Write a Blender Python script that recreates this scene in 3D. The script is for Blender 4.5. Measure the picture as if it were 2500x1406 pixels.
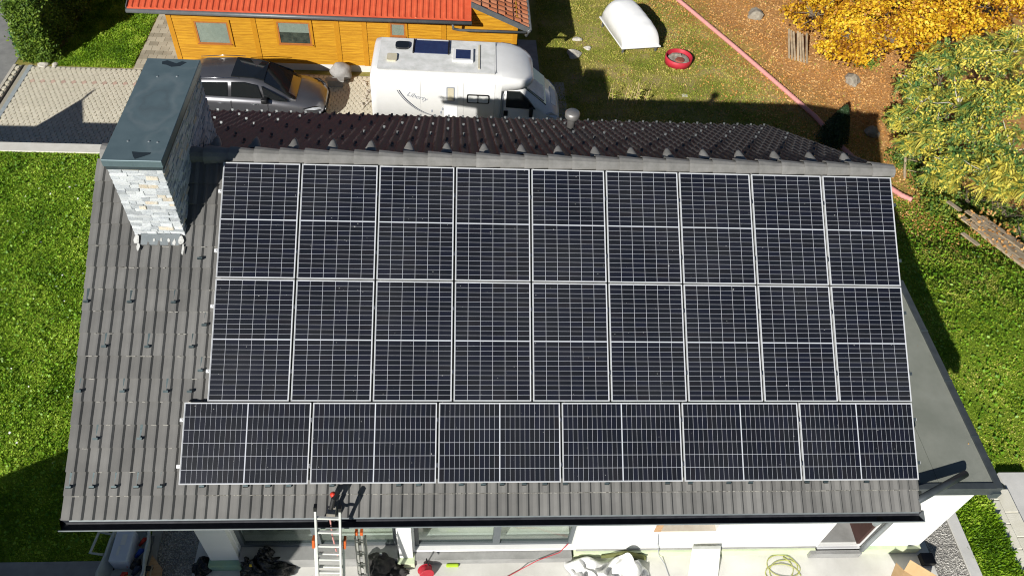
import bpy, bmesh, math, random
import numpy as np
from mathutils import Matrix, Vector

random.seed(7)
rng = np.random.default_rng(7)
for ob in list(bpy.data.objects):
    bpy.data.objects.remove(ob)
SC = bpy.context.scene
COL = SC.collection

# ------------------------------------------------------------------ camera
# Origin: top left corner of the upper solar row, x along the ridge, y away from
# the camera, z up, metres.  The yard behind the house lies at z = -9.5.
CAM = np.array([3.459, -9.317, 7.962])
RW = np.array([[0.99712, -0.04040, 0.06433],
               [0.01191, -0.75694, -0.65337],
               [0.07509, 0.65225, -0.75427]])
u_, _, v_ = np.linalg.svd(RW)
RW = u_ @ v_
FPX = 1920.0
cam_d = bpy.data.cameras.new('camera')
cam_d.sensor_width = 36.0
cam_d.lens = FPX / 2500.0 * 36.0
cam_d.clip_start = 0.1
cam_d.clip_end = 3000.0
cam_o = bpy.data.objects.new('camera', cam_d)
COL.objects.link(cam_o)
cm = Matrix.Identity(4)
for r_ in range(3):
    cm[r_][0] = RW[0][r_]
    cm[r_][1] = -RW[1][r_]
    cm[r_][2] = -RW[2][r_]
    cm[r_][3] = CAM[r_]
cam_o.matrix_world = cm
SC.camera = cam_o

def at(px, py, z):
    """Point of the photograph's pixel (2500 wide) on the level z."""
    d = RW.T @ np.array([(px - 1250) / FPX, (py - 703) / FPX, 1.0])
    return CAM + d * ((z - CAM[2]) / d[2])

# ------------------------------------------------------------------ light
SUN_AZ, SUN_EL = math.radians(32.0), math.radians(29.0)   # shadows run towards +x sin, +y cos
sun_dir = Vector((math.sin(SUN_AZ) * math.cos(SUN_EL), math.cos(SUN_AZ) * math.cos(SUN_EL), -math.sin(SUN_EL)))
world = bpy.data.worlds.new('World')
SC.world = world
world.use_nodes = True
wn = world.node_tree.nodes
wl = world.node_tree.links
for n in list(wn):
    wn.remove(n)
wo = wn.new('ShaderNodeOutputWorld')
wb = wn.new('ShaderNodeBackground')
ws = wn.new('ShaderNodeTexSky')
ws.sky_type = 'NISHITA'
ws.sun_disc = False
ws.altitude = 600.0
ws.air_density = 0.6
ws.dust_density = 0.2
ws.sun_elevation = SUN_EL
ws.sun_rotation = math.pi + SUN_AZ
wb.inputs['Strength'].default_value = 0.05
wl.new(ws.outputs[0], wb.inputs[0])
wl.new(wb.outputs[0], wo.inputs[0])
sl = bpy.data.lights.new('sun', 'SUN')
sl.energy = 5.0
sl.angle = math.radians(0.5)
sl.color = (1.0, 0.965, 0.9)
so = bpy.data.objects.new('sun', sl)
COL.objects.link(so)
so.rotation_euler = sun_dir.to_track_quat('-Z', 'Y').to_euler()
so.location = (-10, -20, 15)
SC.view_settings.view_transform = 'Standard'
SC.view_settings.look = 'None'
SC.view_settings.exposure = 0.25
SC.view_settings.gamma = 1.0
SC.view_settings.use_curve_mapping = False
SC.cycles.filter_width = 1.1
SC.cycles.max_bounces = 6
SC.cycles.transparent_max_bounces = 8

# ------------------------------------------------------------------ materials
def M(name, c1, c2=None, scale=6.0, rough=0.7, metallic=0.0, spec=0.4, bump=0.0, bscale=None, objrand=0.0, isl=1.3,
      coat=0.0, detail=4.0, island=None, trans=0.0, stretch=None, contrast=(0.35, 0.65)):
    m = bpy.data.materials.new(name)
    m.use_nodes = True
    nt = m.node_tree
    N, L = nt.nodes, nt.links
    b = N['Principled BSDF']
    b.inputs['Roughness'].default_value = rough
    b.inputs['Metallic'].default_value = metallic
    b.inputs['Specular IOR Level'].default_value = spec
    b.inputs['Coat Weight'].default_value = coat
    b.inputs['Coat Roughness'].default_value = 0.05
    geo = N.new('ShaderNodeNewGeometry')
    pos = geo.outputs['Position']
    if stretch:
        mp = N.new('ShaderNodeVectorMath')
        mp.operation = 'MULTIPLY'
        mp.inputs[1].default_value = stretch
        L.new(pos, mp.inputs[0])
        pos = mp.outputs[0]
    out = None
    if c2 is not None or bump:
        nz = N.new('ShaderNodeTexNoise')
        nz.inputs['Scale'].default_value = scale
        nz.inputs['Detail'].default_value = detail
        nz.inputs['Roughness'].default_value = 0.6
        L.new(pos, nz.inputs['Vector'])
    if island is not None:
        rp = N.new('ShaderNodeValToRGB')
        els = rp.color_ramp.elements
        n_ = len(island)
        els[0].position, els[0].color = 0.0, (*island[0], 1)
        els[1].position, els[1].color = 1.0, (*island[-1], 1)
        for k in range(1, n_ - 1):
            e = els.new(k / (n_ - 1))
            e.color = (*island[k], 1)
        nz = N.new('ShaderNodeTexNoise')
        nz.inputs['Scale'].default_value = scale
        nz.inputs['Detail'].default_value = 2
        L.new(pos, nz.inputs['Vector'])
        ma = N.new('ShaderNodeMath')
        ma.operation = 'MULTIPLY_ADD'
        ma.inputs[1].default_value = isl
        ma.inputs[2].default_value = -isl / 2
        L.new(nz.outputs['Fac'], ma.inputs[0])
        ad = N.new('ShaderNodeMath')
        ad.operation = 'ADD'
        ad.use_clamp = True
        L.new(geo.outputs['Random Per Island'], ad.inputs[0])
        L.new(ma.outputs[0], ad.inputs[1])
        L.new(ad.outputs[0], rp.inputs['Fac'])
        out = rp.outputs['Color']
    elif c2 is not None:
        rp = N.new('ShaderNodeValToRGB')
        rp.color_ramp.elements[0].position = contrast[0]
        rp.color_ramp.elements[1].position = contrast[1]
        rp.color_ramp.elements[0].color = (*c1, 1)
        rp.color_ramp.elements[1].color = (*c2, 1)
        L.new(nz.outputs['Fac'], rp.inputs['Fac'])
        out = rp.outputs['Color']
    if objrand:
        oi = N.new('ShaderNodeObjectInfo')
        mr = N.new('ShaderNodeMapRange')
        mr.inputs['To Min'].default_value = 1 - objrand
        mr.inputs['To Max'].default_value = 1 + objrand
        L.new(oi.outputs['Random'], mr.inputs['Value'])
        mx = N.new('ShaderNodeMix')
        mx.data_type = 'RGBA'
        mx.blend_type = 'MULTIPLY'
        mx.inputs['Factor'].default_value = 1.0
        if out is None:
            mx.inputs['A'].default_value = (*c1, 1)
        else:
            L.new(out, mx.inputs['A'])
        L.new(mr.outputs[0], mx.inputs['B'])
        out = mx.outputs['Result']
    if out is None:
        b.inputs['Base Color'].default_value = (*c1, 1)
    else:
        L.new(out, b.inputs['Base Color'])
    if bump:
        bp = N.new('ShaderNodeBump')
        bp.inputs['Strength'].default_value = bump
        bp.inputs['Distance'].default_value = 0.02
        nb = N.new('ShaderNodeTexNoise')
        nb.inputs['Scale'].default_value = bscale or scale * 4
        nb.inputs['Detail'].default_value = 5
        L.new(pos, nb.inputs['Vector'])
        L.new(nb.outputs['Fac'], bp.inputs['Height'])
        L.new(bp.outputs[0], b.inputs['Normal'])
    if trans:
        tr = N.new('ShaderNodeBsdfTranslucent')
        ms = N.new('ShaderNodeMixShader')
        ms.inputs[0].default_value = trans
        if out is None:
            tr.inputs['Color'].default_value = (*c1, 1)
        else:
            L.new(out, tr.inputs['Color'])
        L.new(b.outputs[0], ms.inputs[1])
        L.new(tr.outputs[0], ms.inputs[2])
        L.new(ms.outputs[0], N['Material Output'].inputs['Surface'])
    return m

def glass(name, tint=(0.5, 0.6, 0.6), refl=0.5):
    """Window pane: part see-through, part mirror by viewing angle."""
    m = bpy.data.materials.new(name)
    m.use_nodes = True
    N, L = m.node_tree.nodes, m.node_tree.links
    N.remove(N['Principled BSDF'])
    t = N.new('ShaderNodeBsdfTransparent')
    t.inputs[0].default_value = (*tint, 1)
    g = N.new('ShaderNodeBsdfGlossy')
    g.inputs['Roughness'].default_value = 0.02
    lw = N.new('ShaderNodeLayerWeight')
    pw = N.new('ShaderNodeMath'); pw.operation = 'POWER'; pw.inputs[1].default_value = 3.0
    L.new(lw.outputs['Facing'], pw.inputs[0])
    fr = N.new('ShaderNodeMath'); fr.operation = 'MULTIPLY_ADD'; fr.inputs[1].default_value = refl; fr.inputs[2].default_value = 0.04
    L.new(pw.outputs[0], fr.inputs[0])
    ms = N.new('ShaderNodeMixShader')
    L.new(fr.outputs[0], ms.inputs[0])
    L.new(t.outputs[0], ms.inputs[1])
    L.new(g.outputs[0], ms.inputs[2])
    L.new(ms.outputs[0], N['Material Output'].inputs['Surface'])
    return m

MAT = {}
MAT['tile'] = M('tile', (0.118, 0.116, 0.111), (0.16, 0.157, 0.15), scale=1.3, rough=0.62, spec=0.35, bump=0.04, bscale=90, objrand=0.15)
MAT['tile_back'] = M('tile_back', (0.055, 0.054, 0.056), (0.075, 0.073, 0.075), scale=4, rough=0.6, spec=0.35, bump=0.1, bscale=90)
MAT['ridge'] = M('ridge', (0.175, 0.172, 0.162), (0.225, 0.22, 0.21), scale=7, rough=0.7, objrand=0.1, bump=0.1, bscale=80)
MAT['mortar'] = M('mortar', (0.34, 0.33, 0.3), (0.22, 0.21, 0.19), scale=40, rough=0.9)
MAT['guard'] = M('guard', (0.06, 0.085, 0.092), (0.09, 0.12, 0.128), scale=20, rough=0.4, metallic=0.5, objrand=0.15)
MAT['alu'] = M('alu', (0.78, 0.79, 0.8), rough=0.35, metallic=0.25, spec=0.6)
MAT['frame'] = M('frame', (0.56, 0.57, 0.58), (0.5, 0.51, 0.52), scale=3, rough=0.35, spec=0.6)
MAT['backsheet'] = M('backsheet', (0.5, 0.52, 0.57), rough=0.3)
MAT['steel'] = M('steel', (0.6, 0.6, 0.58), (0.5, 0.5, 0.49), scale=15, rough=0.25, metallic=1.0)
MAT['rail_dark'] = M('rail_dark', (0.02, 0.02, 0.02), rough=0.5)
MAT['wall'] = M('wall', (0.8, 0.8, 0.78), (0.77, 0.77, 0.75), scale=4, rough=0.9, bump=0.05, bscale=120)
MAT['soffit'] = M('soffit', (0.6, 0.6, 0.58), rough=0.8)
MAT['gutter'] = M('gutter', (0.055, 0.075, 0.085), (0.075, 0.095, 0.105), scale=6, rough=0.4, metallic=0.3)
MAT['gutter_rim'] = M('gutter_rim', (0.24, 0.27, 0.28), (0.3, 0.33, 0.34), scale=6, rough=0.35, metallic=0.4)
MAT['gutter_in'] = M('gutter_in', (0.02, 0.022, 0.028), (0.035, 0.037, 0.045), scale=9, rough=0.6)
MAT['fascia'] = M('fascia', (0.05, 0.06, 0.066), (0.07, 0.082, 0.09), scale=5, rough=0.45, metallic=0.2)
MAT['felt'] = M('felt', (0.215, 0.23, 0.195), (0.285, 0.298, 0.258), scale=1.3, rough=0.9, bump=0.5, bscale=220, detail=8)
MAT['window_frame'] = M('window_frame', (0.1, 0.115, 0.125), rough=0.45)
MAT['pane'] = glass('pane', (0.86, 0.9, 0.88), 0.5)
MAT['interior'] = M('interior', (0.62, 0.62, 0.56), (0.7, 0.7, 0.64), scale=2, rough=0.9)
MAT['curtain'] = M('curtain', (0.75, 0.75, 0.68), (0.66, 0.66, 0.6), scale=3, rough=0.95, stretch=(14, 1, 0.2))
MAT['plinth'] = M('plinth', (0.52, 0.62, 0.42), (0.66, 0.7, 0.48), scale=2.5, rough=0.85)
MAT['plinth_green'] = M('plinth_green', (0.3, 0.48, 0.36), (0.36, 0.5, 0.3), scale=4, rough=0.85)
MAT['concrete'] = M('concrete', (0.55, 0.545, 0.52), (0.66, 0.65, 0.62), scale=1.6, rough=0.9, bump=0.1, bscale=60, detail=8)
MAT['terrace'] = M('terrace', (0.58, 0.57, 0.53), (0.72, 0.71, 0.67), scale=1.3, rough=0.9, bump=0.12, bscale=50, detail=9)
MAT['concrete_dark'] = M('concrete_dark', (0.26, 0.26, 0.25), (0.34, 0.34, 0.33), scale=3, rough=0.9, bump=0.15, bscale=60)
MAT['gravel'] = M('gravel', (0.2, 0.19, 0.175), island=[(0.2, 0.19, 0.18), (0.42, 0.41, 0.38), (0.55, 0.53, 0.49)], scale=3, rough=0.9)
MAT['gravel_bed'] = M('gravel_bed', (0.2, 0.19, 0.17), (0.34, 0.33, 0.3), scale=30, rough=0.95, bump=0.6, bscale=60)
MAT['cap'] = None
MAT['stone'] = M('stone', (0.37, 0.395, 0.42), (0.48, 0.505, 0.525), scale=16, rough=0.85, bump=0.5, bscale=45, objrand=0.2, stretch=(1, 1, 3))
MAT['stone_pale'] = M('stone_pale', (0.5, 0.525, 0.55), (0.61, 0.63, 0.64), scale=16, rough=0.85, bump=0.5, bscale=45, objrand=0.12, stretch=(1, 1, 3))
MAT['stone_tan'] = M('stone_tan', (0.55, 0.47, 0.36), (0.56, 0.53, 0.47), scale=14, rough=0.85, bump=0.5, bscale=45, objrand=0.15)
MAT['stone_core'] = M('stone_core', (0.3, 0.3, 0.3), (0.4, 0.4, 0.39), scale=30, rough=0.95, bump=0.5, bscale=60)

# solar cell: near black silicon under glass, small tint differences from cell to cell
def cell_mat():
    m = M('cell', (0.012, 0.013, 0.017), rough=0.3, spec=0.22)
    N, L = m.node_tree.nodes, m.node_tree.links
    b = N['Principled BSDF']
    oi = N.new('ShaderNodeObjectInfo')
    rp = N.new('ShaderNodeValToRGB')
    rp.color_ramp.elements[0].color = (0.006, 0.008, 0.017, 1)
    rp.color_ramp.elements[1].color = (0.009, 0.009, 0.013, 1)
    for p_, c_ in ((0.3, (0.006, 0.008, 0.013, 1)), (0.6, (0.007, 0.008, 0.012, 1)), (0.85, (0.007, 0.009, 0.019, 1))):
        e = rp.color_ramp.elements.new(p_)
        e.color = c_
    L.new(oi.outputs['Random'], rp.inputs['Fac'])
    # thin contact fingers printed on the silicon, in the panel's own axes
    tc = N.new('ShaderNodeTexCoord')
    sx = N.new('ShaderNodeSeparateXYZ')
    L.new(tc.outputs['Object'], sx.inputs[0])
    ma = N.new('ShaderNodeMath')
    ma.operation = 'MULTIPLY'
    ma.inputs[1].default_value = 90.0
    L.new(sx.outputs['X'], ma.inputs[0])
    fr = N.new('ShaderNodeMath')
    fr.operation = 'FRACT'
    L.new(ma.outputs[0], fr.inputs[0])
    gt = N.new('ShaderNodeMath')
    gt.operation = 'GREATER_THAN'
    gt.inputs[1].default_value = 0.88
    L.new(fr.outputs[0], gt.inputs[0])
    mx = N.new('ShaderNodeMix')
    mx.data_type = 'RGBA'
    L.new(gt.outputs[0], mx.inputs['Factor'])
    L.new(rp.outputs[0], mx.inputs['A'])
    mx.inputs['B'].default_value = (0.02, 0.02, 0.024, 1)
    # thin film of dust, patchy over the whole array, and a few droppings
    geo = N.new('ShaderNodeNewGeometry')
    nz = N.new('ShaderNodeTexNoise'); nz.inputs['Scale'].default_value = 0.9; nz.inputs['Detail'].default_value = 6
    L.new(geo.outputs['Position'], nz.inputs['Vector'])
    mr = N.new('ShaderNodeMapRange'); mr.inputs['From Min'].default_value = .42; mr.inputs['From Max'].default_value = .75; mr.inputs['To Max'].default_value = .03
    L.new(nz.outputs['Fac'], mr.inputs['Value'])
    sp = N.new('ShaderNodeTexNoise'); sp.inputs['Scale'].default_value = 26; sp.inputs['Detail'].default_value = 1
    L.new(geo.outputs['Position'], sp.inputs['Vector'])
    g2 = N.new('ShaderNodeMath'); g2.operation = 'GREATER_THAN'; g2.inputs[1].default_value = .8
    L.new(sp.outputs['Fac'], g2.inputs[0])
    ad = N.new('ShaderNodeMath'); ad.operation = 'ADD'; ad.use_clamp = True
    L.new(mr.outputs[0], ad.inputs[0]); L.new(g2.outputs[0], ad.inputs[1])
    dm = N.new('ShaderNodeMix'); dm.data_type = 'RGBA'
    L.new(ad.outputs[0], dm.inputs['Factor']); L.new(mx.outputs['Result'], dm.inputs['A']); dm.inputs['B'].default_value = (.3, .3, .29, 1)
    L.new(dm.outputs['Result'], b.inputs['Base Color'])
    return m
MAT['cell'] = cell_mat()

# chimney cap: coated sheet with dried puddle rims
def cap_mat():
    m = M('cap', (0.125, 0.18, 0.2), (0.15, 0.21, 0.23), scale=4, rough=0.38, metallic=0.35, spec=0.5)
    N, L = m.node_tree.nodes, m.node_tree.links
    b = N['Principled BSDF']
    base = b.inputs['Base Color'].links[0].from_socket
    geo = N.new('ShaderNodeNewGeometry')
    nz = N.new('ShaderNodeTexNoise')
    nz.inputs['Scale'].default_value = 3.5
    L.new(geo.outputs['Position'], nz.inputs['Vector'])
    vm = N.new('ShaderNodeVectorMath')
    vm.operation = 'MULTIPLY_ADD'
    vm.inputs[1].default_value = (0.45, 0.45, 0.0)
    L.new(nz.outputs['Color'], vm.inputs[0])
    L.new(geo.outputs['Position'], vm.inputs[2])
    cur = base
    for (cx, cy, rx, ry, rad, wid, colr, fac) in (
            (-0.86, 0.40, 1.0, 0.55, 0.30, 0.07, (0.42, 0.44, 0.44), 0.14), (-0.84, 0.42, 1.0, 0.6, 0.15, 0.07, (0.10, 0.12, 0.13), 0.35),
            (-0.62, 1.42, 1.0, 1.0, 0.22, 0.06, (0.4, 0.42, 0.42), 0.1), (-0.6, -0.48, 1.0, 1.0, 0.24, 0.06, (0.4, 0.42, 0.42), 0.1)):
        sb_ = N.new('ShaderNodeVectorMath')
        sb_.operation = 'SUBTRACT'
        sb_.inputs[1].default_value = (cx + 0.22, cy + 0.22, 0.78)
        L.new(vm.outputs[0], sb_.inputs[0])
        sc_ = N.new('ShaderNodeVectorMath')
        sc_.operation = 'MULTIPLY'
        sc_.inputs[1].default_value = (rx, ry, 0)
        L.new(sb_.outputs[0], sc_.inputs[0])
        ln = N.new('ShaderNodeVectorMath')
        ln.operation = 'LENGTH'
        L.new(sc_.outputs[0], ln.inputs[0])
        d_ = N.new('ShaderNodeMath')
        d_.operation = 'SUBTRACT'
        d_.inputs[1].default_value = rad
        L.new(ln.outputs['Value'], d_.inputs[0])
        a_ = N.new('ShaderNodeMath')
        a_.operation = 'ABSOLUTE'
        L.new(d_.outputs[0], a_.inputs[0])
        mr = N.new('ShaderNodeMapRange')
        mr.inputs['From Min'].default_value = 0
        mr.inputs['From Max'].default_value = wid
        mr.inputs['To Min'].default_value = fac
        mr.inputs['To Max'].default_value = 0
        L.new(a_.outputs[0], mr.inputs['Value'])
        mx = N.new('ShaderNodeMix')
        mx.data_type = 'RGBA'
        L.new(mr.outputs[0], mx.inputs['Factor'])
        L.new(cur, mx.inputs['A'])
        mx.inputs['B'].default_value = (*colr, 1)
        cur = mx.outputs['Result']
    L.new(cur, b.inputs['Base Color'])
    return m
MAT['cap'] = cap_mat()
MAT['puddle'] = M('puddle', (0.025, 0.035, 0.042), rough=0.15, spec=0.5)

# ------------------------------------------------------------------ builders
WORLD = {}
def link(o, parent=None, mw=None):
    """Link o with world matrix mw; parent keeps world coordinates."""
    COL.objects.link(o)
    mw = mw or Matrix.Identity(4)
    if parent is not None:
        o.parent = parent
        o.matrix_parent_inverse = WORLD[parent.name].inverted()
    o.matrix_basis = mw
    WORLD[o.name] = mw
    return o

def tag(o, label=None, cat=None, group=None, kind=None):
    if label: o['label'] = label
    if cat: o['category'] = cat
    if group: o['group'] = group
    if kind: o['kind'] = kind
    return o

def thing(name, label, cat, loc=(0, 0, 0), group=None, mw=None):
    o = bpy.data.objects.new(name, None)
    o.empty_display_size = 0.3
    link(o, None, mw or Matrix.Translation(Vector([float(c) for c in loc])))
    return tag(o, label, cat, group)

def mesh(name, verts, faces, mat, smooth=False):
    me = bpy.data.meshes.new(name)
    me.from_pydata([tuple(map(float, v)) for v in verts], [], faces)
    me.materials.append(MAT[mat] if isinstance(mat, str) else mat)
    if smooth:
        me.polygons.foreach_set('use_smooth', [True] * len(me.polygons))
    me.update()
    return me

def put(name, me, parent=None, mw=None):
    return link(bpy.data.objects.new(name, me), parent, mw)

class MB:
    def __init__(s):
        s.v, s.f = [], []
    def add(s, vs, fs, T=None):
        n = len(s.v)
        if T is not None:
            vs = [tuple(T @ Vector(v)) for v in vs]
        s.v += [tuple(map(float, v)) for v in vs]
        s.f += [tuple(i + n for i in f) for f in fs]
        return s
    def box(s, x0, x1, y0, y1, z0, z1, T=None):
        vs = [(x0, y0, z0), (x1, y0, z0), (x1, y1, z0), (x0, y1, z0), (x0, y0, z1), (x1, y0, z1), (x1, y1, z1), (x0, y1, z1)]
        fs = [(0, 3, 2, 1), (4, 5, 6, 7), (0, 1, 5, 4), (1, 2, 6, 5), (2, 3, 7, 6), (3, 0, 4, 7)]
        return s.add(vs, fs, T)
    def prism(s, poly, axis, a0, a1, T=None):
        """Polygon of 2D points extruded along axis 0/1/2."""
        n = len(poly)
        def p3(p, a):
            return {0: (a, p[0], p[1]), 1: (p[0], a, p[1]), 2: (p[0], p[1], a)}[axis]
        vs = [p3(p, a0) for p in poly] + [p3(p, a1) for p in poly]
        fs = [tuple(range(n))[::-1], tuple(range(n, 2 * n))] + [(i, (i + 1) % n, n + (i + 1) % n, n + i) for i in range(n)]
        return s.add(vs, fs, T)
    def tube(s, pts, r, n=10, cap=True, T=None):
        pts = [Vector(p) for p in pts]
        rs = r if isinstance(r, (list, tuple)) else [r] * len(pts)
        vs, fs = [], []
        ref = None
        for i, p in enumerate(pts):
            t = (pts[min(i + 1, len(pts) - 1)] - pts[max(i - 1, 0)]).normalized()
            if ref is None:
                ref = t.orthogonal().normalized()
            a = (ref - t * ref.dot(t)).normalized()
            ref = a
            b = t.cross(a)
            for k in range(n):
                an = 2 * math.pi * k / n
                vs.append(tuple(p + (a * math.cos(an) + b * math.sin(an)) * rs[i]))
        for i in range(len(pts) - 1):
            for k in range(n):
                fs.append((i * n + k, i * n + (k + 1) % n, (i + 1) * n + (k + 1) % n, (i + 1) * n + k))
        if cap:
            fs.append(tuple(range(n))[::-1])
            fs.append(tuple(range((len(pts) - 1) * n, len(pts) * n)))
        return s.add(vs, fs, T)
    def lathe(s, prof, c=(0, 0, 0), n=20, T=None):
        vs, fs = [], []
        for r, z in prof:
            for k in range(n):
                a = 2 * math.pi * k / n
                vs.append((c[0] + r * math.cos(a), c[1] + r * math.sin(a), c[2] + z))
        for i in range(len(prof) - 1):
            for k in range(n):
                fs.append((i * n + k, i * n + (k + 1) % n, (i + 1) * n + (k + 1) % n, (i + 1) * n + k))
        if prof[0][0] > 1e-4: fs.append(tuple(range(n))[::-1])
        if prof[-1][0] > 1e-4: fs.append(tuple(range((len(prof) - 1) * n, len(prof) * n)))
        return s.add(vs, fs, T)
    def build(s, name, mat, parent=None, smooth=False, bevel=0.0, seg=2):
        me = mesh(name, s.v, s.f, mat, smooth)
        if bevel:
            bm = bmesh.new()
            bm.from_mesh(me)
            bmesh.ops.remove_doubles(bm, verts=bm.verts, dist=1e-5)
            ed = [e for e in bm.edges if len(e.link_faces) == 2 and e.calc_face_angle(0) > 0.5]
            bmesh.ops.bevel(bm, geom=ed, offset=bevel, segments=seg, affect='EDGES', profile=0.5)
            bm.to_mesh(me)
            bm.free()
            if smooth:
                me.polygons.foreach_set('use_smooth', [True] * len(me.polygons))
        return put(name, me, parent)

def quads_mesh(name, V, mat, nper=4):
    """Numpy array (n, nper, 3) of separate faces as one mesh."""
    V = np.asarray(V, dtype=np.float32)
    n = V.shape[0]
    me = bpy.data.meshes.new(name)
    me.vertices.add(n * nper)
    me.vertices.foreach_set('co', V.reshape(-1))
    me.loops.add(n * nper)
    me.loops.foreach_set('vertex_index', np.arange(n * nper, dtype=np.int32))
    me.polygons.add(n)
    me.polygons.foreach_set('loop_start', np.arange(0, n * nper, nper, dtype=np.int32))
    me.polygons.foreach_set('loop_total', np.full(n, nper, dtype=np.int32))
    me.materials.append(MAT[mat] if isinstance(mat, str) else mat)
    me.update(calc_edges=True)
    return me

def frame_mw(o, ax, ay, az):
    m = Matrix.Identity(4)
    for r in range(3):
        m[r][0], m[r][1], m[r][2], m[r][3] = ax[r], ay[r], az[r], o[r]
    return m

# ------------------------------------------------------------------ levels
YARD, LAWN, TERR = -9.5, -5.9, -5.78
S = 0.52866                                     # pitch of the solar slope
CS, SN = math.cos(S), math.sin(S)
def roofP(u, v, w=0.0):                         # u along ridge, v down the slope, w into the roof
    return Vector((u, -CS * v + SN * w, -SN * v - CS * w))
AX, AY, AZ = Vector((1, 0, 0)), Vector((0, CS, SN)), Vector((0, -SN, CS))   # right, up the slope, outward
SB = math.radians(30.0)
CB, SBN = math.cos(SB), math.sin(SB)
RY, RZ = 0.233, -0.003                          # ridge line
def backP(u, l, h=0.0):
    return Vector((u, RY + CB * l + SBN * h, RZ - SBN * l + CB * h))

def sstep(a, b, x):
    t = np.clip((x - a) / (b - a), 0, 1)
    return t * t * (3 - 2 * t)
def gz(x, y):
    """Height of the natural ground."""
    x = np.asarray(x, float); y = np.asarray(y, float)
    right = -6.15 - 3.35 * sstep(1.0, 11.0, y) + 0.05 * np.clip(x - 19, 0, 30) * sstep(12, 3, y)
    back = np.where(y > 5.2, YARD, -6.1)
    k = sstep(8.5, 11.0, x)
    mid = back * (1 - k) + right * k
    left = np.where(y > 7.25, YARD, LAWN)
    h = np.where(x < -1.3, left, mid)
    # the strip between the terrace and the block wall lies at lawn level
    h = np.where((x > 12.0) & (x < 14.15) & (y < -1.9), -5.84, h)
    return h

# ================================================================== SETTING
def grid_mesh(name, xs, ys, mat, fn):
    X, Y = np.meshgrid(xs, ys, indexing='ij')
    Zh = fn(X, Y)
    vs = np.stack([X, Y, Zh], -1).reshape(-1, 3)
    ny = len(ys)
    fs = [(i * ny + j, (i + 1) * ny + j, (i + 1) * ny + j + 1, i * ny + j + 1) for i in range(len(xs) - 1) for j in range(ny - 1)]
    return mesh(name, vs, fs, mat)

def ground_mat():
    m = M('ground', (0.1, 0.1, 0.04), rough=0.95, spec=0.1)
    N, L = m.node_tree.nodes, m.node_tree.links
    b = N['Principled BSDF']
    geo = N.new('ShaderNodeNewGeometry')
    sp = N.new('ShaderNodeSeparateXYZ')
    L.new(geo.outputs['Position'], sp.inputs[0])
    def math_(op, a, b_=None, c=None, clamp=False):
        n = N.new('ShaderNodeMath'); n.operation = op; n.use_clamp = clamp
        for i, q in enumerate((a, b_, c)):
            if q is None: continue
            if isinstance(q, (int, float)): n.inputs[i].default_value = q
            else: L.new(q, n.inputs[i])
        return n.outputs[0]
    def noise(sc_, det=5):
        n = N.new('ShaderNodeTexNoise'); n.inputs['Scale'].default_value = sc_; n.inputs['Detail'].default_value = det
        L.new(geo.outputs['Position'], n.inputs['Vector']); return n.outputs['Fac']
    def ramp(f, stops):
        n = N.new('ShaderNodeValToRGB'); e = n.color_ramp.elements
        e[0].position, e[0].color = stops[0][0], (*stops[0][1], 1)
        e[1].position, e[1].color = stops[-1][0], (*stops[-1][1], 1)
        for p, c in stops[1:-1]:
            k = e.new(p); k.color = (*c, 1)
        L.new(f, n.inputs[0]); return n.outputs[0]
    # leaf litter lies right of the pink pipe: x > 24 - 0.47 y
    lit = math_('ADD', math_('MULTIPLY_ADD', sp.outputs['Y'], 0.47, sp.outputs['X']), -23.8)
    lit = math_('MULTIPLY_ADD', noise(0.7), 3.0, lit)
    lit = math_('MULTIPLY_ADD', lit, 0.28, 0.1, True)
    far = math_('MULTIPLY_ADD', sp.outputs['Y'], 0.35, -2.6, True)          # only towards the back
    lit = math_('MULTIPLY', lit, far)
    grass = ramp(noise(1.1), [(0.3, (0.17, 0.19, 0.03)), (0.5, (0.26, 0.24, 0.06)), (0.7, (0.38, 0.29, 0.14))])
    front = ramp(noise(2.0), [(0.3, (0.13, 0.22, 0.015)), (0.7, (0.2, 0.28, 0.03))])
    litter = ramp(noise(9.0, 8), [(0.3, (0.36, 0.18, 0.06)), (0.5, (0.46, 0.24, 0.09)), (0.72, (0.54, 0.33, 0.15))])
    mx0 = N.new('ShaderNodeMix'); mx0.data_type = 'RGBA'
    L.new(math_('MULTIPLY_ADD', sp.outputs['Y'], 0.25, -1.5, True), mx0.inputs['Factor'])
    L.new(front, mx0.inputs['A']); L.new(grass, mx0.inputs['B'])
    mx = N.new('ShaderNodeMix'); mx.data_type = 'RGBA'
    L.new(lit, mx.inputs['Factor']); L.new(mx0.outputs['Result'], mx.inputs['A']); L.new(litter, mx.inputs['B'])
    L.new(mx.outputs['Result'], b.inputs['Base Color'])
    bp = N.new('ShaderNodeBump'); bp.inputs['Strength'].default_value = 0.5; bp.inputs['Distance'].default_value = 0.05
    L.new(noise(22, 6), bp.inputs['Height']); L.new(bp.outputs[0], b.inputs['Normal'])
    return m
MAT['ground'] = ground_mat()
xs = np.unique(np.concatenate([[-600, -300, -120, -60, -40, -30, -24, -20], np.arange(-18, 32.01, 0.5), [-1.31, -1.29, 12.01, 11.99, 14.14, 14.16], [36, 42, 60, 120, 300, 600]]))
ys = np.unique(np.concatenate([[-600, -300, -120, -60, -30, -20, -14], np.arange(-12, 34.01, 0.5), [7.24, 7.26, 5.19, 5.21, -1.91, -1.89], [40, 50, 70, 120, 300, 600]]))
def gz_b(X, Y):
    n = 0.05 * np.sin(X * 1.7 + 0.6 * Y) * np.cos(Y * 1.3 - X * 0.4)
    k = sstep(8.5, 12, X) * sstep(2, 4, Y)
    return gz(X, Y) + n * k
tag(put('ground', grid_mesh('ground', xs, ys, 'ground', gz_b)), kind='structure')

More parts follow.
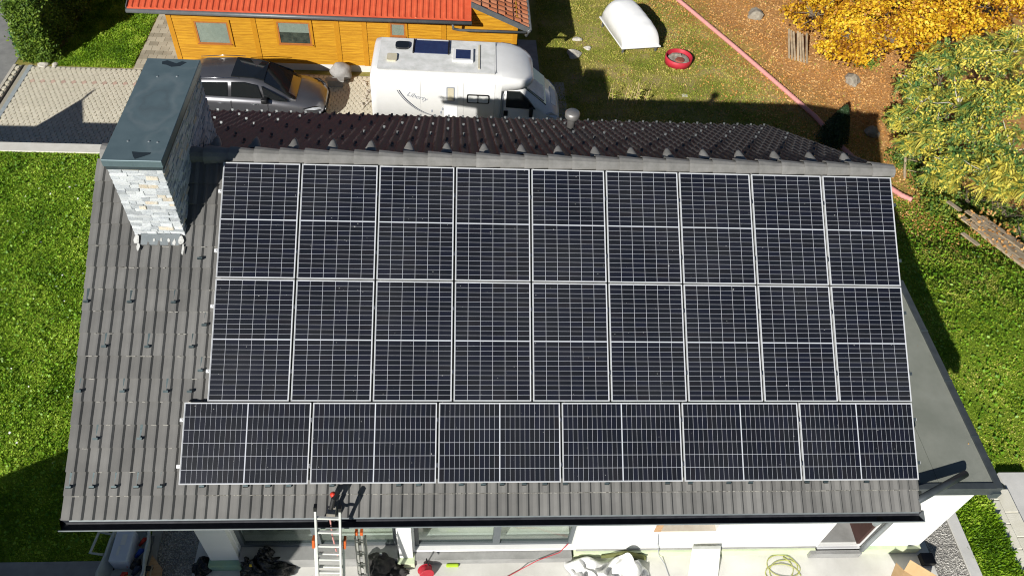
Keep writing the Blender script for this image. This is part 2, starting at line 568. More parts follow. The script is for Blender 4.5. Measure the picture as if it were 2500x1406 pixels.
# road and pavement at the far left
MAT['asphalt'] = M('asphalt', (0.2, 0.2, 0.195), (0.26, 0.26, 0.25), scale=3, rough=0.9, bump=0.2, bscale=120)
tag(MB().box(-19.0, -12.55, 8.0, 60, YARD - .2, YARD + 0.01).build('road', 'asphalt'), kind='structure')
MAT['kerb'] = M('kerb', (0.46, 0.43, 0.36), (0.55, 0.52, 0.44), scale=8, rough=0.9)
MAT['slot'] = M('slot', (0.03, 0.025, 0.02), rough=0.9)
MAT['drain'] = M('drain', (0.3, 0.34, 0.36), (0.38, 0.42, 0.43), scale=12, rough=0.6)
tag(MB().box(-12.55, -12.45, 7.6, 16.2, YARD - .2, YARD + 0.05).build('kerb', 'kerb'), kind='structure')
tag(MB().box(-12.26, -12.2, 7.6, 16.2, YARD - .2, YARD + 0.035).build('drain_slot', 'slot'), kind='structure')
tag(MB().box(-12.02, -11.88, 7.6, 16.2, YARD - .2, YARD + 0.042).build('drain_channel', 'drain'), kind='structure')

# driveway with interlocking pavers
MAT['bed'] = M('bed', (0.34, 0.31, 0.24), (0.4, 0.37, 0.29), scale=20, rough=0.95)
MAT['paver'] = M('paver', (0.62, 0.575, 0.45), (0.7, 0.65, 0.52), scale=5, rough=0.9, objrand=0.06, bump=0.15, bscale=70)
MAT['paver_red'] = M('paver_red', (0.52, 0.36, 0.28), (0.56, 0.42, 0.34), scale=8, rough=0.9, objrand=0.1)
drive = tag(MB().box(-12.45, 7.6, 7.5, 16.2, YARD - .3, YARD + 0.008).build('driveway', 'bed'), kind='structure')
PW, PH = 0.178, 0.155
def paver_poly(sc_=0.955):
    a, b = PW / 2 * sc_, PH / 2 * sc_
    return [(-a * .55, -b * 1.25), (a * .55, -b * 1.25), (a * 1.0, -b * .1), (a * .9, b * .35), (a * .45, b * 1.25), (-a * .45, b * 1.25), (-a * 1.0, b * .1), (-a * .9, -b * .35)]
paver_me = {}
for k_ in ('paver', 'paver_red'):
    mb = MB().prism(paver_poly(), 2, 0.0, 0.03)
    paver_me[k_] = mesh(k_, mb.v, mb.f, k_)
rest = MB()
cells_ = []
for j in range(int((16.15 - 7.6) / PH)):
    for i in range(int((7.5 + 12.4) / PW)):
        x = -12.38 + i * PW + (PW / 2 if j % 2 else 0)
        y = 7.65 + j * PH
        if -12.3 < x < -11.85: continue
        cells_.append((x, y, i, j))
redrow = int((15.28 - 7.65) / PH)
vis_p = []
for c in cells_:
    x, y, i, j = c
    seen = (-12.2 < x < -7.9 and y > 11.6)
    vis_p.append((0 if seen else 1, y, c))
vis_p.sort(key=lambda t: (t[0], t[1]))
for n_, (_, _, (x, y, i, j)) in enumerate(vis_p):
    red = (j == redrow and i % 2 == 0 and x < -7)
    if n_ < 300:
        put('paver', paver_me['paver_red' if red else 'paver'], drive, Matrix.Translation((x, y, YARD + 0.006 + random.uniform(-.003, .003))))
    elif red:
        put('paver', paver_me['paver_red'], drive, Matrix.Translation((x, y, YARD + 0.006)))
    else:
        if not (-12.4 < x < 2.5 and y > 11): continue
        rest.prism([(p[0] + x, p[1] + y) for p in paver_poly()], 2, YARD + 0.005, YARD + 0.036)
tag(rest.build('paver_field', 'paver', drive), kind='stuff')

# path of square pavers beside the timber house
MAT['flag'] = M('flag', (0.36, 0.33, 0.25), island=[(0.3, 0.27, 0.2), (0.42, 0.38, 0.29), (0.48, 0.44, 0.34)], scale=2, rough=0.9)
path = tag(MB().box(-8.35, -6.75, 16.2, 24, YARD - .2, YARD + 0.01).build('garden_path', 'bed'), kind='structure')
mbp = MB()
for j in range(26):
    for i in range(5):
        w_ = 0.32
        x0 = -8.34 + i * w_ - (0.16 if j % 2 else 0)
        mbp.box(max(x0, -8.35) + .006, min(x0 + w_, -6.76) - .006, 16.22 + j * .3, 16.51 + j * .3, YARD, YARD + 0.03)
tag(mbp.build('paver_field', 'flag', path), kind='stuff')
# stone slab strip right of the timber house
MAT['slab'] = M('slab', (0.26, 0.27, 0.28), (0.34, 0.35, 0.36), scale=4, rough=0.8)
tag(MB().box(5.95, 6.7, 14.5, 19, YARD - .2, YARD + 0.05).build('concrete_path', 'slab'), kind='structure')

# upper lawn retaining wall (its raised road end is unseen, shaped to cast the driveway shadow)
rw = thing('retaining_wall', 'long pale concrete retaining wall between green lawn and paved driveway', 'wall', (-7, 7.3, YARD))
MAT['retain'] = M('retain', (0.6, 0.58, 0.52), (0.68, 0.66, 0.6), scale=3, rough=0.9)
MB().box(-13.85, -1.2, 7.12, 7.45, YARD, -5.86).build('wall_body', 'retain', rw)
MB().prism([(-13.85, -5.858), (-12.57, -5.858), (-12.57, -5.85), (-13.8, -5.0), (-13.85, -5.0)], 1, 7.14, 7.43).build('wall_end', 'retain', rw)
MB().tube([(-13.82, 7.3, -5.01), (-13.95, 7.3, -4.75), (-14.0, 7.3, -4.55)], [0.03, 0.05, 0.03]).build('lamp', 'gutter', rw)  # unseen tip, added to cast the point of the driveway shadow

# terrace, gravel strip and kerbs in front
tag(MB().box(-0.95, 12.35, -9.0, -3.4, TERR - .3, TERR).build('terrace', 'terrace'), kind='structure')
tag(MB().box(-1.62, -0.95, -9.0, 4.2, TERR - .4, TERR - 0.03).build('gravel_strip', 'gravel_bed'), kind='structure')
tag(MB().box(-1.8, -1.62, -9.0, 4.2, TERR - .4, TERR - 0.01).build('gravel_edging', 'concrete_dark'), kind='structure')
tag(MB().box(-14, -1.8, -4.1, -3.72, LAWN - .2, LAWN + 0.04).build('garden_walk', 'concrete_dark'), kind='structure')
tag(MB().box(-14, -2.6, -4.6, -4.1, LAWN - .2, LAWN + 0.1).build('walk_border', 'terrace'), kind='structure')
tag(MB().box(12.35, 12.97, -9.0, -1.9, TERR - .4, TERR - 0.02).build('gravel_bed', 'gravel_bed'), kind='structure')
tag(MB().box(12.97, 13.18, -9.0, -1.9, TERR - .4, TERR + 0.02).build('concrete_edging', 'concrete'), kind='structure')
def pebbles(name, x0, x1, y0, y1, z, n, r0, r1):
    V = []
    P = np.stack([rng.uniform(x0, x1, n), rng.uniform(y0, y1, n), np.full(n, z)], -1)
    out = []
    for p in P:
        r = rng.uniform(r0, r1); a = rng.uniform(0, 6.28); e = rng.uniform(.6, 1)
        pts = [p + np.array([math.cos(a + k * 2.094) * r, math.sin(a + k * 2.094) * r * e, 0]) for k in range(3)]
        top = p + np.array([rng.uniform(-.3, .3) * r, rng.uniform(-.3, .3) * r, r * rng.uniform(.6, 1.1)])
        for k in range(3):
            out.append([pts[k], pts[(k + 1) % 3], top])
    return put(name, quads_mesh(name, np.array(out), 'gravel', 3))
tag(pebbles('gravel', -1.6, -0.97, -4.6, -2.4, TERR - 0.03, 2600, 0.012, 0.03), 'grey gravel strip in the shade left of the terrace', 'gravel', kind='stuff')
tag(pebbles('gravel', 12.37, 12.95, -4.6, -2.0, TERR - 0.02, 2600, 0.01, 0.026), 'sunlit grey gravel strip at the right corner of the white house', 'gravel', kind='stuff')

# block wall on the right of the house
bw = thing('block_wall', 'pale concrete block wall stepping down beside grass at the right corner', 'wall', (14.2, -4, -7))
MAT['block'] = M('block', (0.7, 0.67, 0.55), (0.78, 0.75, 0.64), scale=5, rough=0.9, objrand=0.08, bump=0.2, bscale=50)
MAT['joint'] = M('joint', (0.2, 0.19, 0.17), rough=0.95)
MB().box(13.98, 14.5, -9.0, -2.3, -7.2, -6.02).build('core', 'joint', bw)
mb = MB().box(-.15, .15, -.246, .246, 0, .2)
block_me = mesh('block', mb.v, mb.f, 'block')
bmx = bmesh.new(); bmx.from_mesh(block_me); bmesh.ops.bevel(bmx, geom=list(bmx.edges), offset=.012, segments=1, affect='EDGES'); bmx.to_mesh(block_me); bmx.free()
for r in range(2):
    for j in range(14):
        y = -2.5 - j * .5 - (.25 if r else 0)
        put('block', block_me, bw, Matrix.Translation((14.1 + .31 * r, y, -6.06 + .03 * (1 - r))))
tag(MB().box(14.6, 15.15, -9.0, -2.1, -6.6, -5.95).build('concrete_slab', 'concrete'), kind='structure')

# ================================================================== HOUSE
house = thing('house', 'white rendered house with dark tiled roof carrying solar panels', 'house', (5, -3.75, TERR))
WY = -3.75                                    # front wall plane
XL, XR, XA = -0.62, 9.9, 12.07                # left, right gable, annex corner
def roof_under_z(y):                          # underside of roof at y
    return min(-SN / CS * -(y) * 1.0 if y < RY else 1e9, 1e9)
wall = MB()
zt = -3.02
def wseg(x0, x1, z0, z1, y0=WY, y1=WY + .3):
    if x1 > x0 and z1 > z0: wall.box(x0, x1, y0, y1, z0, z1)
W1 = (-0.12, 2.56, -5.46, -3.3)               # left terrace window
W2 = (2.85, 5.62, -5.50, -3.3)                # sliding door
W3 = (6.96, 8.06, -4.86, -3.5)                # small window
W4 = (10.13, 10.93, -5.55, -3.45)             # doorway near the corner
xcur = XL
for (a, b_, c, d_) in (W1, W2, W3, W4):
    wseg(xcur, a, -5.58, zt); wseg(a, b_, -5.58, c); wseg(a, b_, d_, zt); xcur = b_
wseg(xcur, XA, -5.58, zt)
gable = [(WY + .3, -9.4), (4.6, -9.4), (4.6, -2.85), (RY, -0.28), (WY + .3, -2.75)]
wall.prism(gable, 0, XL, XL + .3)
wall.prism(gable, 0, XR - .3, XR)
wall.box(XL + .3, XR - .3, 4.3, 4.6, -9.4, -3.0)
wall.box(XA - .3, XA, WY + .3, 0.3, -9.4, zt)         # annex side wall
wall.box(XR, XA - .3, 0.0, 0.3, -9.4, zt)
wall.build('wall', 'wall', house)
# plinth insulation boards at the foot of the wall
pl = MB()
for (a, b_) in ((5.66, 10.1), (10.96, 12.1)):
    pl.box(a, b_, WY - .06, WY + .25, TERR - .02, -5.585)
pl.build('plinth', 'plinth', house)
MB().box(5.7, 10.1, WY - .02, WY, -5.6, -5.55).build('base_rail', 'concrete_dark', house)
sill = MB()
sill.box(W1[0] + .002, W1[1] - .002, WY - .16, WY + .078, TERR - .02, -5.455)
sill.box(W2[0], W2[1], WY - .14, WY + .02, TERR - .02, -5.6)
sill.build('step', 'concrete_dark', house)
# pillars
for (x0, x1, g_) in ((-0.62, -0.14, 'plinth_green'), (2.59, 2.82, 'plinth')):
    p_ = MB().box(x0, x1, WY - .1, WY, -5.58, zt).build('pillar', 'wall', house)
    MB().box(x0 - .03, x1 + .03, WY - .2, WY - .005, TERR - .02, -5.585).build('pillar_base', g_, p_)
# windows
def window(x0, x1, z0, z1, mulls, y=WY + .08, fw=0.07, name='window'):
    f_ = MB()
    f_.box(x0, x1, y, y + .08, z0, z0 + fw); f_.box(x0, x1, y, y + .08, z1 - fw, z1)
    f_.box(x0, x0 + fw, y, y + .08, z0 + fw, z1 - fw); f_.box(x1 - fw, x1, y, y + .08, z0 + fw, z1 - fw)
    for m_ in mulls: f_.box(m_ - .06, m_ + .06, y - .02, y + .085, z0 + fw, z1 - fw)
    fo = f_.build(name, 'window_frame', house)
    ed = [x0 + fw] + [e for m_ in mulls for e in (m_ - .06, m_ + .06)] + [x1 - fw]
    for k in range(0, len(ed), 2):
        MB().box(ed[k], ed[k + 1], y + .035, y + .045, z0 + fw, z1 - fw).build('pane', 'pane', fo)
    return fo
window(*W1, [1.2]); window(*W2, [4.27]); 
MB().box(2.85, 5.6, WY + .3, WY + 2.0, -5.6, -5.5).build('inner_floor', 'interior', house)
MB().box(0.7, 2.5, WY + .45, WY + .48, -5.48, -3.2).build('curtain', 'curtain', house)
MB().box(2.95, 5.6, WY + .62, WY + .65, -5.48, -3.2).build('curtain', 'curtain', house)
MB().box(-.3, 2.8, WY + .3, WY + 2.0, -5.6, -5.49).build('inner_floor', 'interior', house)
MAT['wood_raw'] = M('wood_raw', (0.42, 0.24, 0.12), (0.5, 0.32, 0.18), scale=9, rough=0.8, stretch=(1, 6, 6))
MAT['sill_board'] = M('sill_board', (0.6, 0.52, 0.42), (0.66, 0.6, 0.5), scale=6, rough=0.8)
wn3 = MB().box(W3[0] + .002, W3[1] - .002, WY - .0, WY + .28, W3[2] + .002, W3[2] + .03).build('window_recess', 'sill_board', house)
MB().box(W3[0] + .004, W3[0] + .12, WY - .01, WY + .2, W3[2] + .032, W3[3] - .01).build('jamb_board', 'wood_raw', wn3)
MB().box(W4[0] + .002, W4[1] - .002, WY - .04, WY + 1.6, -5.6, -5.555).build('door_sill', 'alu', house)
MB().box(W4[0] + .02, W4[1] - .02, WY + .06, WY + 1.8, -5.553, -5.52).build('inner_floor', 'concrete_dark', house)
MAT['dark_wood'] = M('dark_wood', (0.05, 0.025, 0.02), (0.075, 0.035, 0.03), scale=5, rough=0.6)
MB().box(W4[1] - .06, W4[1] - .004, WY + .02, WY + 1.0, -5.52, W4[3]).build('door', 'dark_wood', house)
MB().box(10.0, 10.96, WY - .13, WY - .062, TERR - .01, -5.6).build('step', 'concrete_dark', house)
# soffit under the eaves
MB().box(-1.85, 10.45, -4.36, WY, -3.015, -2.98).build('soffit', 'soffit', house)

# ---- roof
roof = MB()
roof.prism([(roofP(0, 5.15, .165).y, roofP(0, 5.15, .165).z), (roofP(0, -.2, .165).y, roofP(0, -.2, .165).z), (backP(0, 4.98, -.06).y, backP(0, 4.98, -.06).z),
            (backP(0, 4.98, -.2).y, backP(0, 4.98, -.2).z), (RY, RZ - .25), (roofP(0, 5.15, .30).y, roofP(0, 5.15, .30).z)], 0, -1.86, 10.46)
roof_o = roof.build('roof', 'fascia', house)
TW, TG = 0.3024, 0.325
def tile_geo(n=12, length=0.365):
    prof = []
    for k in range(n + 1):
        x = TW * k / n
        t = (k % 6) / 6.0 if k < n else 0.0
        z = [0.0, 0.001, 0.002, 0.014, 0.029, 0.028, 0.0][k % 6] if k < n else 0.0
        prof.append((x, z))
    vs = [(x + .001, 0.0, z + .034) for x, z in prof] + [(x + .001, length, z) for x, z in prof] + [(x + .001, 0.004, z + .008) for x, z in prof]
    m_ = n + 1
    fs = [(k, k + 1, m_ + k + 1, m_ + k) for k in range(n)] + [(2 * m_ + k, 2 * m_ + k + 1, k + 1, k) for k in range(n)]
    return vs, fs
tv, tf = tile_geo()
MAT['tile_edge'] = M('tile_edge', (0.2, 0.195, 0.18), (0.27, 0.26, 0.24), scale=20, rough=0.8, objrand=0.2)
tile_me = mesh('tile', tv, tf, 'tile')
tile_me.materials.append(MAT['tile_edge'])
tile_me.polygons.foreach_set('material_index', [0] * 12 + [1] * 12)
tile_arr = np.array(tv)
def add_tile(V, F, mw, arr=tile_arr):
    R = np.array(mw)[:3, :3]; o = np.array(mw)[:3, 3]
    n = len(V) * 1
    V.append(arr @ R.T + o)
hidden, nvis = [], 0
for k in range(16):
    vb = 5.18 - TG * k
    for i in range(41):
        u0 = -1.9 + TW * i
        mw = frame_mw(roofP(u0, vb, .15 + random.uniform(-.002, .002)), AX, (AY + AZ * random.uniform(-.004, .004)).normalized(), AZ)
        if -1.2 < u0 < -.8 and -.35 < vb < .9:      # under the chimney
            continue
        under = (u0 > 0.02 and vb < 3.5) or (u0 > -.25 and 3.5 <= vb < 4.7)
        if under: hidden.append(mw)
        else:
            put('tile', tile_me, roof_o, mw); nvis += 1
def tile_field(name, mws, mat):
    V = np.concatenate([tile_arr @ np.array(m)[:3, :3].T + np.array(m)[:3, 3] for m in mws])
    nv = len(tv)
    F = [tuple(a + nv * k for a in f) for k in range(len(mws)) for f in tf]
    me = mesh(name, V, F, mat)
    return tag(put(name, me, roof_o), kind='stuff')
tile_field('covered_tiles', hidden, 'tile')
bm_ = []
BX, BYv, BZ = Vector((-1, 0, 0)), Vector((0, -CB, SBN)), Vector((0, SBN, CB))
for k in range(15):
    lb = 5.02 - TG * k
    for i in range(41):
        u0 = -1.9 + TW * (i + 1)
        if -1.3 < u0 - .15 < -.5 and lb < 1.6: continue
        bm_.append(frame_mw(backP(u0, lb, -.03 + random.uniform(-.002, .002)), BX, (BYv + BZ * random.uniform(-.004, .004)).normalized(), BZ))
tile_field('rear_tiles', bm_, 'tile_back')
# ridge capping, one tile after another
def ridge_geo():
    vs, fs = [], []
    for j, (x, sc_) in enumerate(((0, 1.2), (0.045, 1.19), (.4, .9))):
        for k in range(9):
            a = math.radians(200 - k * 27.5)
            vs.append((x, -math.cos(a) * .135 * sc_ * -1, math.sin(a) * .115 * sc_))
    for j in range(2):
        fs += [(j * 9 + k, j * 9 + k + 1, (j + 1) * 9 + k + 1, (j + 1) * 9 + k) for k in range(8)]
    return vs, fs
rv, rf = ridge_geo()
ridge_me = mesh('ridge_tile', rv, rf, 'ridge')
edge_mb = MB()
for i in range(34):
    x = 10.54 - .3745 * (i + 1)
    if -1.5 < x < -.98 or x < -1.95: continue
    put('ridge_tile', ridge_me, roof_o, Matrix.Translation((x, RY - .012, RZ - .055 + random.uniform(-.003, .003))))
# mortar line under the ridge and along the second course
mm = MB()
for i in range(420):
    u = rng.uniform(-1.8, 10.4); k = rng.integers(0, 1 if u > 0 else 12)
    l_ = rng.uniform(.02, .1)
    p = roofP(u, 5.18 - TG * (k + 1) + .008, .115)
    mm.add([p + AX * a + AY * b + AZ * c for a, b, c in ((0, -.006, -.002), (l_, -.006, -.002), (l_, .004, .004), (0, .004, .004))], [(0, 1, 2, 3)])
tag(mm.build('mortar_dabs', 'mortar', roof_o), kind='stuff')
# hooded vent tiles on the rear slope
def hood_geo():
    vs, fs = [], []
    rows = ((0.0, .105, .015), (.08, .1, .075), (.18, .078, .13), (.25, .05, .155))
    for (y, w_, h_) in rows:
        for k in range(7):
            a = math.pi * k / 6
            vs.append((-math.cos(a) * w_, -y, math.sin(a) * h_))
    for j in range(3):
        fs += [(j * 7 + k, j * 7 + k + 1, (j + 1) * 7 + k + 1, (j + 1) * 7 + k) for k in range(6)]
    fs.append(tuple(range(21, 28)))
    return vs, fs
hv, hf = hood_geo()
hood_me = mesh('vent_hood', hv, hf, 'ridge', True)
for i in range(18):
    u = 9.97 - i * .603
    if u < -.4: continue
    m_ = frame_mw(backP(u, .34, 0.01), BX, BYv, BZ)
    put('vent_hood', hood_me, roof_o, m_)
# snow guards: front ones singly, rear ones as a field
def guard_geo():
    mb = MB()
    mb.box(-.017, .017, 0.0, .21, 0.0, .004)
    mb.prism([(-.035, .06), (.035, .06), (.022, 0), (-.022, 0)], 1, -.004, .004)
    mb.box(-.035, .035, -.004, .03, .056, .06)
    return mb
gb = guard_geo()
guard_me = mesh('snow_guard', gb.v, gb.f, 'guard')
guards = [(-1.83, 2.14), (-1.22, 2.14), (-.6, 2.14), (-.27, 1.48), (-1.52, 2.79), (-.92, 2.79), (-.3, 2.79), (-.14, 2.47), (-1.81, 3.43), (-1.21, 3.43), (-.61, 3.43), (-.28, 3.43),
          (-1.52, 4.09), (-.92, 4.09), (-.15, 3.13), (-1.82, 4.75), (-1.51, 4.75), (-1.21, 4.75), (-.91, 4.75), (-.59, 4.75), (-.02, 4.75), (.58, 4.75), (.89, 4.75), (1.18, 4.75), (1.78, 4.75),
          (2.72, 4.75), (3.0, 4.75), (3.61, 4.75), (3.93, 4.75), (4.2, 4.75), (4.52, 4.75), (4.82, 4.75), (5.12, 4.75), (5.73, 4.75), (6.63, 4.75), (6.97, 4.75), (7.55, 4.75), (7.88, 4.75),
          (8.74, 4.75), (9.03, 4.75), (9.66, 4.75)]
for (u, v) in guards:
    put('snow_guard', guard_me, roof_o, frame_mw(roofP(u, v, .125), AX, AY, AZ))
gf = MB()
MAT['guard_pale'] = M('guard_pale', (0.1, 0.11, 0.115), (0.14, 0.15, 0.155), scale=20, rough=0.4, metallic=0.3)
for k in range(15):
    lb = 5.0 - TG * k
    if k % 2: continue
    step = 1 if k == 0 else 2
    for i in range(0, 41, step):
        u = -1.9 + TW * (i + .3 + (k // 2) % 2)
        if u > 10.4 or (-1.4 < u < -.4 and lb < 1.6) or lb < .75: continue
        gf.box(-.022, .022, -.005, .0, .01, .06, T=frame_mw(backP(u, lb - .05, .0), BX, BYv, BZ))
        gf.box(-.012, .012, 0, .1, .01, .014, T=frame_mw(backP(u, lb - .05, .0), BX, BYv, BZ))
tag(gf.build('rear_snow_guards', 'guard_pale', roof_o), kind='stuff')
# metal vent pipe on the rear slope
vp = MB()
vc = backP(5.8, 3.75, 0)
vp.lathe([(.085, -.1), (.085, .26), (.09, .27), (.14, .275), (.15, .3), (.15, .38), (.12, .415), (.0, .425)], vc, 18)
MAT['brushed'] = M('brushed', (0.26, 0.25, 0.24), (0.33, 0.32, 0.31), scale=9, rough=0.45, metallic=0.6)
vp.build('vent_pipe', 'brushed', roof_o, smooth=True)

# ---- gutter along the eaves
def gutter(parent):
    prof_o = [(-4.385, -2.735), (-4.385, -2.86), (-4.40, -2.885), (-4.49, -2.885), (-4.515, -2.86), (-4.52, -2.815)]
    vs, fs = [], []
    n = len(prof_o)
    for x in (-1.93, 10.55):
        for (y, z) in prof_o: vs.append((x, y, z))
        for (y, z) in prof_o[::-1]: vs.append((x, y + (.004 if y > -4.45 else .004), z + .004))
    m_ = 2 * n
    fs = [(i, (i + 1) % m_, m_ + (i + 1) % m_, m_ + i) for i in range(m_)] + [tuple(range(m_))[::-1], tuple(range(m_, 2 * m_))]
    g = put('gutter', mesh('gutter', vs, fs, 'gutter_in'), parent)
    MB().tube([(-1.93, -4.525, -2.812), (10.555, -4.525, -2.812)], .011, 8).build('rim', 'gutter_rim', g)
    MB().prism([(-4.36, -2.725), (-4.30, -2.72), (-4.30, -2.74), (-4.415, -2.765), (-4.418, -2.755)], 0, -1.8, 10.48).build('drip_edge', 'gutter_rim', g)
    MB().prism([(-4.385, -2.735), (-4.385, -2.88), (-4.5, -2.88), (-4.53, -2.80)], 0, 10.548, 10.556).build('end_cap', 'gutter_rim', g)
    MB().lathe([(.05, 0), (.05, .004)], (9.91, -4.45, -2.882), 14).build('outlet', 'slot', g)
    return g
gutter(house)
dp = MB().tube([(9.93, -4.46, -2.89), (9.94, -4.42, -3.1), (10.3, -4.1, -3.55), (10.93, -3.86, -4.0), (10.95, -3.83, -5.2), (10.95, -3.83, -5.56)], .045, 12)
dp.build('downpipe', 'gutter_rim', house, smooth=True)

# ---- flat annex roof
FZ = -3.0
fr = MB().box(10.0, 12.12, -3.84, 0.38, FZ - .02, FZ).build('flat_roof', 'felt', house)
rim = MB()
rim.box(12.06, 12.17, -3.92, .45, FZ - .16, FZ + .035)
rim.box(10.0, 12.06, -3.92, -3.82, FZ - .2, FZ + .02)
rim.box(10.0, 12.06, .38, .45, FZ - .16, FZ + .035)
rim.build('edge_trim', 'fascia', fr)
MAT['felt_seam'] = M('felt_seam', (0.10, 0.115, 0.095), rough=0.9)
MB().box(11.16, 11.164, -3.8, .3, FZ, FZ + .003).build('seam', 'felt_seam', fr)
jt = MB()
for y in (-3.0, -1.9, -.8): jt.box(12.055, 12.176, y, y + .03, FZ - .165, FZ + .04)
jt.build('trim_joint', 'gutter', fr)
sp_ = MB().tube([(10.45, -4.27, -2.66), (11.0, -4.0, -2.76), (11.57, -3.72, -2.86)], .055, 12)
sp_.build('spout', 'fascia', house, smooth=True)
MB().box(12.06, 12.2, -3.95, -3.8, FZ - .26, FZ - .1).build('corner_box', 'gutter', fr)

P_ = np.stack([rng.uniform(10.6, 12.0, 9), rng.uniform(-3.7, .2, 9), np.full(9, FZ + .012)], -1)
ROOF_LEAVES = P_
# ---- chimney
CX0, CX1, CY0, CY1, CZ1 = -1.235, -0.53, -0.885, 1.42, 0.655
chim = thing('chimney', 'broad chimney clad in pale split stone under blue grey metal cap', 'chimney', (-.88, .25, -.7))
MB().box(CX0 + .03, CX1 - .03, CY0 + .03, CY1 - .03, -1.4, CZ1).build('core', 'stone_core', chim)
cap = MB().box(-1.27, -0.475, -.93, 1.48, .665, .78).build('cap', 'cap', chim, bevel=.006, seg=1)
MB().box(-1.25, -.495, -.91, 1.46, .6, .664).build('cap_skirt', 'gutter', cap)
for (cx, cy, pts_) in ((-.86, 1.36, [(-.17, .03), (-.1, .06), (-.02, .03), (.05, .0), (.12, .05), (.2, .03), (.12, -.06), (.0, -.08), (-.08, -.04), (-.15, -.03)]),
                       (-.79, -.8, [(-.12, .05), (.02, .04), (.14, .04), (.13, .01), (.04, -.04), (-.04, -.08), (-.08, -.03)])):
    MB().prism([(cx + a, cy + b * 1.2) for a, b in pts_], 2, .7802, .7815).build('puddle', 'puddle', cap)
bolt = MB()
for (x, y) in ((-1.0, 1.0), (-.72, 1.02), (-1.02, -.52), (-.74, -.52), (-.62, -.53)):
    bolt.lathe([(.018, 0), (.012, .01), (0, .012)], (x, y, .78), 8)
bolt.build('bolt', 'gutter_rim', cap)
stone_mes = []
for k in range(14):
    bm0 = bmesh.new()
    bmesh.ops.create_cube(bm0, size=1)
    for v in bm0.verts:
        v.co += Vector((rng.uniform(-.04, .04), rng.uniform(-.1, .1), rng.uniform(-.09, .09)))
    bmesh.ops.bevel(bm0, geom=list(bm0.edges), offset=.05, segments=1, affect='EDGES')
    me = bpy.data.meshes.new('stone'); bm0.to_mesh(me); bm0.free()
    me.materials.append(MAT[('stone', 'stone_pale', 'stone_pale', 'stone', 'stone_pale', 'stone', 'stone_pale', 'stone', 'stone_pale', 'stone', 'stone_pale', 'stone_tan', 'stone', 'stone_pale')[k]])
    stone_mes.append(me)
def stone_face(p0, p1, fixed, axis, zmin, nmax):
    z = CZ1 - .005
    while z > -.95:
        h = rng.uniform(.045, .068)
        a = p0
        while a < p1 - .01:
            w_ = min(rng.uniform(.09, .24), p1 - a)
            if p1 - a - w_ < .06: w_ = p1 - a
            zc = z - h / 2
            if zc > zmin(a + w_ / 2):
                d_ = rng.uniform(.05, .085)
                me = stone_mes[int(rng.integers(0, 14))]
                ps = {0: (a + w_ / 2, fixed, zc), 1: (fixed, a + w_ / 2, zc)}[axis]
                scl = {0: (w_ * .985, d_, h * .96), 1: (d_, w_ * .985, h * .96)}[axis]
                put('stone', me, chim, Matrix.Translation(ps) @ Matrix.Rotation(rng.uniform(-.02, .02), 4, 'Z') @ Matrix.Diagonal((*scl, 1)))
            a += w_
        z -= h
stone_face(CX0 - .01, CX1 + .01, CY0 + .02, 0, lambda a: -.72, 140)
def roof_z(y): return (-SN / CS * 0) + (-0.003 - abs(y - RY) * .57)
stone_face(CY0, CY1, CX1 - .02, 1, lambda a: roof_z(a) - .05, 160)
fl = MB()
fl.box(-.28, .28, 0, .17, 0, .012, T=frame_mw(roofP(-.86, 1.27, .105), AX, AY, AZ))
fl.build('flashing', 'gutter_rim', chim)
MAT['white_smear'] = M('white_smear', (0.62, 0.62, 0.6), (0.4, 0.4, 0.38), scale=25, rough=0.9)
sm = MB()
for (u, v, w_, h_) in ((-1.2, 1.2, .07, .12), (-1.17, 1.3, .04, .1), (-.57, 1.2, .08, .12), (-.53, 1.32, .03, .14), (-.95, 1.2, .03, .05), (-.85, 1.19, .025, .05), (-.74, 1.2, .035, .05), (-.66, 1.23, .04, .09)):
    pts_ = [(u + math.cos(a) * w_ * rng.uniform(.4, .7), v + math.sin(a) * h_ * rng.uniform(.4, .8)) for a in np.linspace(0, 6.28, 9)[:-1]]
    sm.add([roofP(a, b, .088) for a, b in pts_], [tuple(range(8))[::-1]])
sm.build('mortar_smear', 'white_smear', chim)

# ================================================================== SOLAR PANELS
PWD, PHT, GX, GY = 1.134, 1.767, 0.0293, 0.0205
def panel_meshes():
    W_, H_ = PWD, PHT
    fr = MB()
    f, t = .010, .035
    fr.box(0, W_, 0, f, -t, 0); fr.box(0, W_, H_ - f, H_, -t, 0)
    fr.box(0, f, f, H_ - f, -t, 0); fr.box(W_ - f, W_, f, H_ - f, -t, 0)
    bs = MB().box(f, W_ - f, f, H_ - f, -.012, -.0045)
    mrg, midg = .016, .014
    cw = (W_ - 2 * mrg) / 6
    chh = (H_ - 2 * mrg - midg) / 2 / 12
    ce = MB().box(-cw / 2 + .0026, cw / 2 - .0026, -chh / 2 + .0018, chh / 2 - .0018, -.0044, -.0030)
    spots = []
    for h in range(2):
        for r in range(12):
            for c in range(6):
                spots.append((mrg + (c + .5) * cw, mrg + h * (12 * chh + midg) + (r + .5) * chh))
    return mesh('frame', fr.v, fr.f, 'frame'), mesh('backsheet', bs.v, bs.f, 'backsheet'), mesh('cell', ce.v, ce.f, 'cell'), spots
pf, pb, pc, spots = panel_meshes()
ordn = ['first', 'second', 'third', 'fourth', 'fifth', 'sixth', 'seventh', 'eighth', 'ninth']
def solar(mw, label):
    t = thing('solar_panel', label, 'solar panel', group='solar panels on the roof', mw=mw)
    for nm, me in (('frame', pf), ('backsheet', pb)):
        o = bpy.data.objects.new(nm, me); COL.objects.link(o); o.parent = t
    for (x, y) in spots:
        o = bpy.data.objects.new('cell', pc); COL.objects.link(o); o.parent = t; o.location = (x, y, 0)
